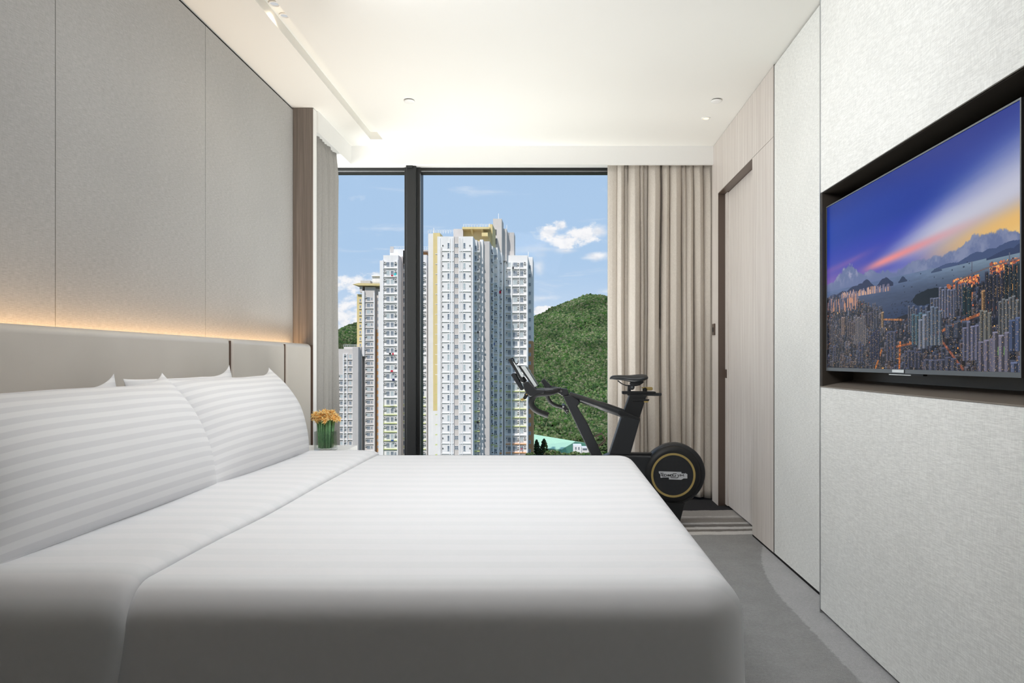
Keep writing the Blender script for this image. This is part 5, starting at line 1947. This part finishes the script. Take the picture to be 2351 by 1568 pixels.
# ------------------------------------------------------------------ fourth, lower block
Dt = thing('apartment_block', 'lower grey white apartment block at the left edge of the window behind the flowers', 'building', (-85, 290, GZ0))
YD = 302.0
block(Dt, PX(740, YD), PX(811.5, YD), YD, YD + 3.6, PZ(801, YD), 'tower_grey')
block(Dt, PX(811, YD), PX(824, YD), YD - 1.0, YD + 3.4, PZ(797, YD), 'tower_shade')
block(Dt, PX(786, YD), PX(826, YD), YD + 2, YD + 5.5, PZ(796, YD), 'tower_grey')
railing(Dt, PX(786, YD), PX(820, YD), YD + 2, PZ(796, YD), 1.0, 8)
std = 2.86
zd_ = PZ(818, YD)
for (px_, k) in ((771, 'mid'), (784, 'mid'), (793, 'small'), (804.5, 'mid')):
    n0 = 0 if px_ > 788 else 3
    col_win(Dt, k, PX(px_, YD), YD - 0.02, zd_ - n0 * std, std, 18 - n0)
for (px_, w_) in ((782, 13), (801, 21)):
    n0 = 0 if px_ > 788 else 3
    col_ledge(Dt, PX(px_, YD), YD, zd_ - 1.35 - n0 * std, std, 18 - n0, w_ * YD / F, 0.6)
    col_ac(Dt, PX(px_ - w_ / 2 + 2.5, YD), YD, zd_ + 0.4 - n0 * std, std, 18 - n0)
for px_ in (789.5, 797.5, 811):
    MB().box(PX(px_, YD) - .18, PX(px_, YD) + .18, YD - .65, YD, GZ0, PZ(812, YD)).build('rib', 'tower_gutter', Dt)

# ------------------------------------------------------------------ laundry hung outside
wash = [('red cloth hung outside a right-hand flat high on the tallest tower', 'cloth_red', 1148, 671, 220.4, 0.7, 0.9),
        ('cyan towel hung under the second row of windows of the tower left of the post', 'cloth_cyan', 907.5, 630, 231, 0.7, 0.8),
        ('small red cloth beside the cyan towel on the tower left of the post', 'cloth_red', 900.5, 633, 231, 0.6, 0.5),
        ('bright red and black washing halfway down the tower left of the post', 'cloth_red', 902.5, 812.5, 231, 0.5, 0.7),
        ('black washing next to the bright red one halfway down the tower left of the post', 'cloth_black', 896, 812, 231, 0.7, 0.6),
        ('dark red washing two storeys below the bright red one, left of the post', 'cloth_red', 900, 852, 231, 0.8, 0.6),
        ('navy washing four storeys below the bright red one, left of the post', 'cloth_navy', 903.5, 872, 231, 0.8, 0.8),
        ('black shirt hung outside the first bay of the tallest tower', 'cloth_black', 1097.5, 763, 197.2, 0.45, 0.65),
        ('blue cloth hung on the receding side of the tallest tower', 'cloth_blue', 1134.5, 790, 212.8, 0.4, 0.8),
        ('black bundle hung low outside the first bay of the tallest tower', 'cloth_black', 1097, 969.5, 197.6, 0.65, 0.7),
        ('black cloth hung at the top window of the right wing of the tallest tower', 'cloth_black', 1178, 615, 229, 0.5, 0.8),
        ('small red cloth low on the right wing of the tallest tower above the orange ledges', 'cloth_red', 1197.5, 1030.5, 229, 0.5, 0.35),
        ('white washing near the lime edges low on the tower left of the post', 'cloth_white', 900, 930, 231, 1.2, 0.5),
        ('blue washing low on the tower left of the post', 'cloth_blue', 901, 1011, 231, 0.9, 0.5)]
for (lb, mt, px_, py_, Y_, w_, h_) in wash:
    m_ = MB()
    x_, z_ = PX(px_, Y_), PZ(py_, Y_)
    nseg = 5
    for k in range(nseg):
        xk = x_ - w_ / 2 + w_ * k / nseg
        off = 0.05 * (k % 2)
        m_.box(xk, xk + w_ / nseg, Y_ - 0.25 + off, Y_ - 0.19 + off, z_ - h_ / 2 * (0.8 + 0.2 * (k % 2)), z_ + h_ / 2)
    o_ = m_.build('laundry', mt)
    tag(o_, lb, 'laundry', 'washing hung outside the flats')

# ------------------------------------------------------------------ green roofed hall and small white house
Hh = thing('industrial_hall', 'long low hall with a pale green roof at the foot of the hill', 'building', (0, 335, GZ0))
YH = 330.0
zr1, ze = PZ(1004, YH), PZ(1033, YH)
xl_, xr_ = PX(1190, YH), PX(1289, YH)
rf = MB()
# roof slope towards us and slope away
p_r0, p_r1 = (xl_, YH + 14, zr1 + 0.8), (PX(1322, YH + 6), YH + 6, PZ(1014.5, YH + 6))
p_e0, p_e1 = (xl_, YH, PZ(1027, YH)), (xr_, YH - 8, PZ(1033, YH - 8))
p_b0, p_b1 = (xl_, YH + 28, PZ(1012, YH + 28)), (PX(1352, YH + 20), YH + 20, PZ(1018, YH + 20))
rf.add([p_e0, p_e1, p_r1, p_r0], [(0, 1, 2, 3)])
rf.add([p_r0, p_r1, p_b1, p_b0], [(0, 1, 2, 3)])
ro_ = rf.build('roof', 'roof_green', Hh)
sd = ro_.modifiers.new('solid', 'SOLIDIFY'); sd.thickness = 0.3
gw = MB()
gw.add([p_e1, p_r1, p_b1, (p_b1[0], p_b1[1], GZ0), (p_e1[0], p_e1[1], GZ0)], [(0, 1, 2, 3, 4)])
gw.add([p_e0, p_e1, (p_e1[0], p_e1[1], GZ0), (p_e0[0], p_e0[1], GZ0)], [(0, 1, 2, 3)])
gw.build('wall', 'hall_green', Hh)
Wh = thing('house', 'small white flat roofed house below the green hall, beside the bike frame', 'building', (10, 300, GZ0))
YW = 300.0
block(Wh, PX(1316, YW), PX(1335, YW), YW, YW + 6, PZ(1022.5, YW), 'tower_gutter')
block(Wh, PX(1335, YW), PX(1352, YW), YW + 1, YW + 7, PZ(1028.5, YW), 'tower_white')
for (px_, py_) in ((1322, 1029), (1329, 1029)):
    lay(WN['small'][0], 'window', Wh, (PX(px_, YW), YW - 0.02, PZ(py_, YW)))
MB().box(PX(1338, YW), PX(1348, YW), YW + .9, YW + 1.1, PZ(1034, YW), PZ(1030, YW)).build('window_band', 'far_glass', Wh)


# ------------------------------------------------------------------ land and forest
def land(x, y):
    t = np.clip((y - 352) / (830 - 352), 0, 1)
    xr = np.interp(x, [-330, -150, -90, -60, -25, -4, 15, 41, 54, 66, 110, 160, 260, 420], [-46, -46, -20, 24, 50, 60, 68, 77, 76.5, 73, 78, 90, 66, 28])
    h = -44 + (xr + 44) * (t ** 1.15)
    h = np.where(y > 830, xr - (y - 830) * 0.25, h)
    h = h + 5.0 * np.sin(x * 0.05 + y * 0.013) * np.sin(y * 0.02 + 1.3) * np.sin(PI * t)
    g2_ = 105 * np.exp(-((x + 300) / 95) ** 2 - ((y - 1120) / 190) ** 2) - 46
    return np.maximum(np.maximum(h, g2_), -46.0)


def ico_unit():
    bm = bmesh.new()
    bmesh.ops.create_icosphere(bm, subdivisions=2, radius=1.0)
    v = np.array([p.co[:] for p in bm.verts])
    f = np.array([[q.index for q in t.verts] for t in bm.faces])
    bm.free()
    return v, f


def ico1():
    bm = bmesh.new()
    bmesh.ops.create_icosphere(bm, subdivisions=1, radius=1.0)
    v = np.array([p.co[:] for p in bm.verts])
    f = np.array([[q.index for q in t.verts] for t in bm.faces])
    bm.free()
    return v, f


def raw_mesh(name, V, Fc, cols, mat, smooth=False):
    me = bpy.data.meshes.new(name)
    me.vertices.add(len(V)); me.vertices.foreach_set('co', V.ravel().astype(np.float32))
    k = Fc.shape[1]
    me.loops.add(Fc.size); me.loops.foreach_set('vertex_index', Fc.ravel().astype(np.int32))
    me.polygons.add(len(Fc)); me.polygons.foreach_set('loop_start', np.arange(0, Fc.size, k, dtype=np.int32))
    me.update(calc_edges=True)
    at = me.color_attributes.new('Col', 'FLOAT_COLOR', 'POINT')
    at.data.foreach_set('color', np.concatenate([cols, np.ones((len(cols), 1))], 1).ravel().astype(np.float32))
    me.materials.append(MATS[mat])
    me.polygons.foreach_set('use_smooth', [smooth] * len(Fc))
    o = bpy.data.objects.new(name, me)
    COL.objects.link(o)
    return o


# terrain
gx = np.linspace(-520, 520, 150)
gy_ = np.concatenate([np.linspace(30, 340, 12), np.linspace(352, 1400, 120)])
GX, GY2 = np.meshgrid(gx, gy_)
Hh_ = land(GX, GY2)
V = np.stack([GX.ravel(), GY2.ravel(), Hh_.ravel()], 1)
ii, jj = np.meshgrid(np.arange(len(gx) - 1), np.arange(len(gy_) - 1))
a_ = (jj * len(gx) + ii).ravel()
Fc = np.stack([a_, a_ + 1, a_ + len(gx) + 1, a_ + len(gx)], 1)
gcol = np.tile(np.array(s2l((70 / 255, 82 / 255, 50 / 255))), (len(V), 1))
ter = raw_mesh('ground', V, Fc, gcol, 'foliage', True)
struct(ter, 'green hillside ground rising behind the towers')

PAL = np.array([s2l(tuple(v / 255 for v in c_)) for c_ in ((66, 88, 50), (80, 102, 58), (94, 112, 68), (52, 74, 42), (110, 120, 80), (66, 98, 44), (92, 102, 66), (120, 122, 92))])


def blobs(xs_, ys_, zs_, rs_, squash, seed, ico, jitter=0.28):
    v0, f0 = ico
    r = np.random.default_rng(seed)
    n = len(xs_)
    nv = len(v0)
    rad = 1 + jitter * (r.random((n, nv, 1)) - 0.5) * 2
    ang = r.random(n) * 2 * PI
    c_, s_ = np.cos(ang)[:, None], np.sin(ang)[:, None]
    vx = v0[None, :, 0] * c_ - v0[None, :, 1] * s_
    vy = v0[None, :, 0] * s_ + v0[None, :, 1] * c_
    vz = np.repeat(v0[None, :, 2], n, 0) * squash[:, None]
    Vb = np.stack([vx, vy, vz], 2) * rad * rs_[:, None, None]
    Vb += np.stack([xs_, ys_, zs_], 1)[:, None, :]
    Fb = f0[None] + (np.arange(n) * nv)[:, None, None]
    pc = PAL[r.integers(len(PAL), size=n)] * (0.82 + 0.36 * r.random((n, 1)))
    pt_ = 0.5 + 0.25 * np.sin(xs_ * 0.09 + 1.7 * np.sin(ys_ * 0.035)) + 0.25 * np.sin(ys_ * 0.075 + xs_ * 0.05 + 2.0 * np.sin(xs_ * 0.06))
    pc = pc * (0.62 + 0.6 * pt_[:, None]) * np.array([[1.0, 1.0, 1.0]])
    cb = np.repeat(pc[:, None, :], nv, 1)
    return Vb.reshape(-1, 3), Fb.reshape(-1, 3), cb.reshape(-1, 3)


r = np.random.default_rng(5)


def ico0():
    bm = bmesh.new()
    bmesh.ops.create_icosphere(bm, subdivisions=1, radius=1.0)
    bm.free()
    g_ = (1 + 5 ** 0.5) / 2
    v = np.array([(-1, g_, 0), (1, g_, 0), (-1, -g_, 0), (1, -g_, 0), (0, -1, g_), (0, 1, g_), (0, -1, -g_), (0, 1, -g_), (g_, 0, -1), (g_, 0, 1), (-g_, 0, -1), (-g_, 0, 1)]) / math.sqrt(1 + g_ * g_)
    f = np.array([(0, 11, 5), (0, 5, 1), (0, 1, 7), (0, 7, 10), (0, 10, 11), (1, 5, 9), (5, 11, 4), (11, 10, 2), (10, 7, 6), (7, 1, 8), (3, 9, 4), (3, 4, 2), (3, 2, 6), (3, 6, 8), (3, 8, 9), (4, 9, 5), (2, 4, 11), (6, 2, 10), (8, 6, 7), (9, 8, 1)])
    return v, f


def forest(n_try, wfun, rlo, rhi, ico, seed, ymin=350, ymax=880):
    r = np.random.default_rng(seed)
    Yt = ymin + (ymax - ymin) * r.random(n_try) ** 0.95
    lo_, hi_ = wfun(Yt)
    Xt = lo_ + (hi_ - lo_) * r.random(n_try)
    hh = land(Xt, Yt)
    rs = (rlo + (rhi - rlo) * r.random(n_try) ** 2) * (0.8 + 0.45 * (Yt - 350) / 500)
    hall = (Yt < 372) & (Xt < 34)
    rg = np.sin(Xt * 0.11 + 2 * np.sin(Yt * 0.03)) + np.sin(Yt * 0.06 + Xt * 0.03)
    ok = (~hall) & ((rg > -1.6) | (r.random(n_try) < 0.35))
    Xt, Yt, hh, rs = Xt[ok], Yt[ok], hh[ok], rs[ok]
    return blobs(Xt, Yt, hh + rs * 0.4 + 1.5 * r.random(len(rs)) ** 2, rs, 0.75 + 0.7 * r.random(len(rs)), seed + 3, ico, 0.24)


core = lambda Y_: ((1195 - 1272) * Y_ / F, (1440 - 1272) * Y_ / F)
wide_ = lambda Y_: ((1440 - 1272) * Y_ / F, (1440 - 1272) * Y_ / F + 0.22 * Y_)
wide2 = lambda Y_: ((1195 - 1272) * Y_ / F - 0.06 * Y_, (1195 - 1272) * Y_ / F)
parts_ = [forest(78000, core, 0.5, 1.6, ico0(), 61), forest(2500, core, 0.7, 1.5, ico1(), 62, 350, 470),
          forest(9000, wide_, 1.6, 3.2, ico0(), 63), forest(2500, wide2, 1.6, 3.2, ico0(), 64)]
off_ = 0
VV, FF, CC = [], [], []
for (v_, f_, c_) in parts_:
    VV.append(v_); FF.append(f_ + off_); CC.append(c_)
    off_ += len(v_)
fo_ = raw_mesh('hillside_forest', np.concatenate(VV), np.concatenate(FF), np.concatenate(CC), 'foliage', True)
tag(fo_, 'dense green forest covering the hill right of the towers', 'forest', kind='stuff')
# left hill
n_try = 11000
Xt = -365 + r.random(n_try) * 150
Yt = 960 + r.random(n_try) * 240
hh = land(Xt, Yt)
rs = 1.3 + 1.6 * r.random(n_try)
Vb, Fb, cb = blobs(Xt, Yt, hh + rs * 0.4, rs, 0.8 + 0.4 * r.random(n_try), 9, ico0(), 0.22)
r = np.random.default_rng(77)
X3 = -540 + r.random(9000) * 330
Y3 = 640 + r.random(9000) * 560
ok3 = (land(X3, Y3) > -42) & ~((X3 > -365) & (X3 < -215) & (Y3 > 960))
X3, Y3 = X3[ok3], Y3[ok3]
r3 = 2.8 + 2.6 * r.random(len(X3))
V3, F3, c3 = blobs(X3, Y3, land(X3, Y3) + r3 * 0.4, r3, 0.8 + 0.4 * r.random(len(X3)), 19, ico0(), 0.22)
F3 = F3 + len(Vb)
Vb, Fb, cb = np.concatenate([Vb, V3]), np.concatenate([Fb, F3]), np.concatenate([cb, c3])
fo2 = raw_mesh('hillside_forest', Vb, Fb, cb * 0.85, 'foliage', True)
tag(fo2, 'small dark green wooded hill at the left edge of the window behind the farthest tower', 'forest', kind='stuff')

ICO2 = ico_unit()


def near_tree(label, px_, ytop, Y_, rad, h, seed, dens=60, kind='round', dark=1.0):
    r2 = np.random.default_rng(seed)
    x_ = PX(px_, Y_)
    zt_ = PZ(ytop, Y_)
    zb0 = zt_ - h
    t = thing('leafy_tree', label, 'tree', (x_, Y_, GZ0), 'trees in front of the green roofed hall')
    tm = MB().tube([(x_, Y_, GZ0), (x_ + 0.2, Y_, zb0 + h * 0.3), (x_, Y_, zt_ - h * 0.15)], [0.35, 0.28, 0.08], 7)
    for k in range(5):
        a = k * 1.3
        z_ = zb0 + h * (0.25 + 0.12 * k)
        tm.tube([(x_, Y_, z_), (x_ + rad * .7 * math.cos(a), Y_ + rad * .7 * math.sin(a), z_ + h * 0.2)], [0.14, 0.04], 5)
    tm.build('trunk', 'bark', t)
    n = dens
    u_ = r2.random(n)
    if kind == 'round':
        th = r2.random(n) * 2 * PI
        ph = np.arccos(1 - 1.7 * r2.random(n))
        q = 0.62 + 0.4 * r2.random(n)
        xx = x_ + rad * q * np.sin(ph) * np.cos(th)
        yy_ = Y_ + rad * q * np.sin(ph) * np.sin(th)
        zz = zb0 + h * 0.5 + h * 0.45 * q * np.cos(ph)
    else:
        th = r2.random(n) * 2 * PI
        q = (1 - u_) ** 0.7
        xx = x_ + rad * q * np.cos(th) * r2.random(n) ** 0.4
        yy_ = Y_ + rad * q * np.sin(th)
        zz = zb0 + h * u_ * 0.97
    rs_ = (0.26 + 0.20 * r2.random(n)) * (0.75 + 0.12 * rad)
    Vb, Fb, cb = blobs(xx, yy_, zz, rs_ * (1.0 if kind == 'round' else 0.8), 0.65 + 0.35 * r2.random(n), seed, ICO2 if n < 60 else ico1(), 0.35)
    fo_ = raw_mesh('foliage', Vb, Fb, cb * dark, 'near_foliage', False)
    attach(fo_, t)


near_tree('dark tall sparse tree in front of the green hall roof, nearest to the tower', 1232, 1008, 262, 3.2, 12, 41, 420, 'cone', 0.5)
near_tree('dark sparse tree with a pointed top in front of the green hall roof', 1249, 1006, 255, 3.4, 12, 42, 480, 'cone', 0.5)
near_tree('round bushy tree low beside the two dark trees below the hall', 1270, 1030, 246, 3.4, 7, 43, 420)
near_tree('round yellowish green tree below the hall, left of the white house', 1293, 1038, 240, 3.0, 6, 44, 420)
near_tree('round green tree right below the white house', 1318, 1035, 250, 3.6, 7, 45, 460)
near_tree('round green tree below the house beside the bike front tube', 1343, 1038, 238, 3.2, 6, 46, 420)
near_tree('round olive tree between the bike front tube and seat tube', 1368, 1034, 262, 4.0, 8, 47, 460)
near_tree('broad green tree at the right edge of the window glass', 1391, 1012, 290, 5.0, 11, 48, 560)
near_tree('low round tree directly beside the right foot of the tallest tower', 1219, 1036, 224, 2.4, 7, 49, 420, 'round', 0.75)
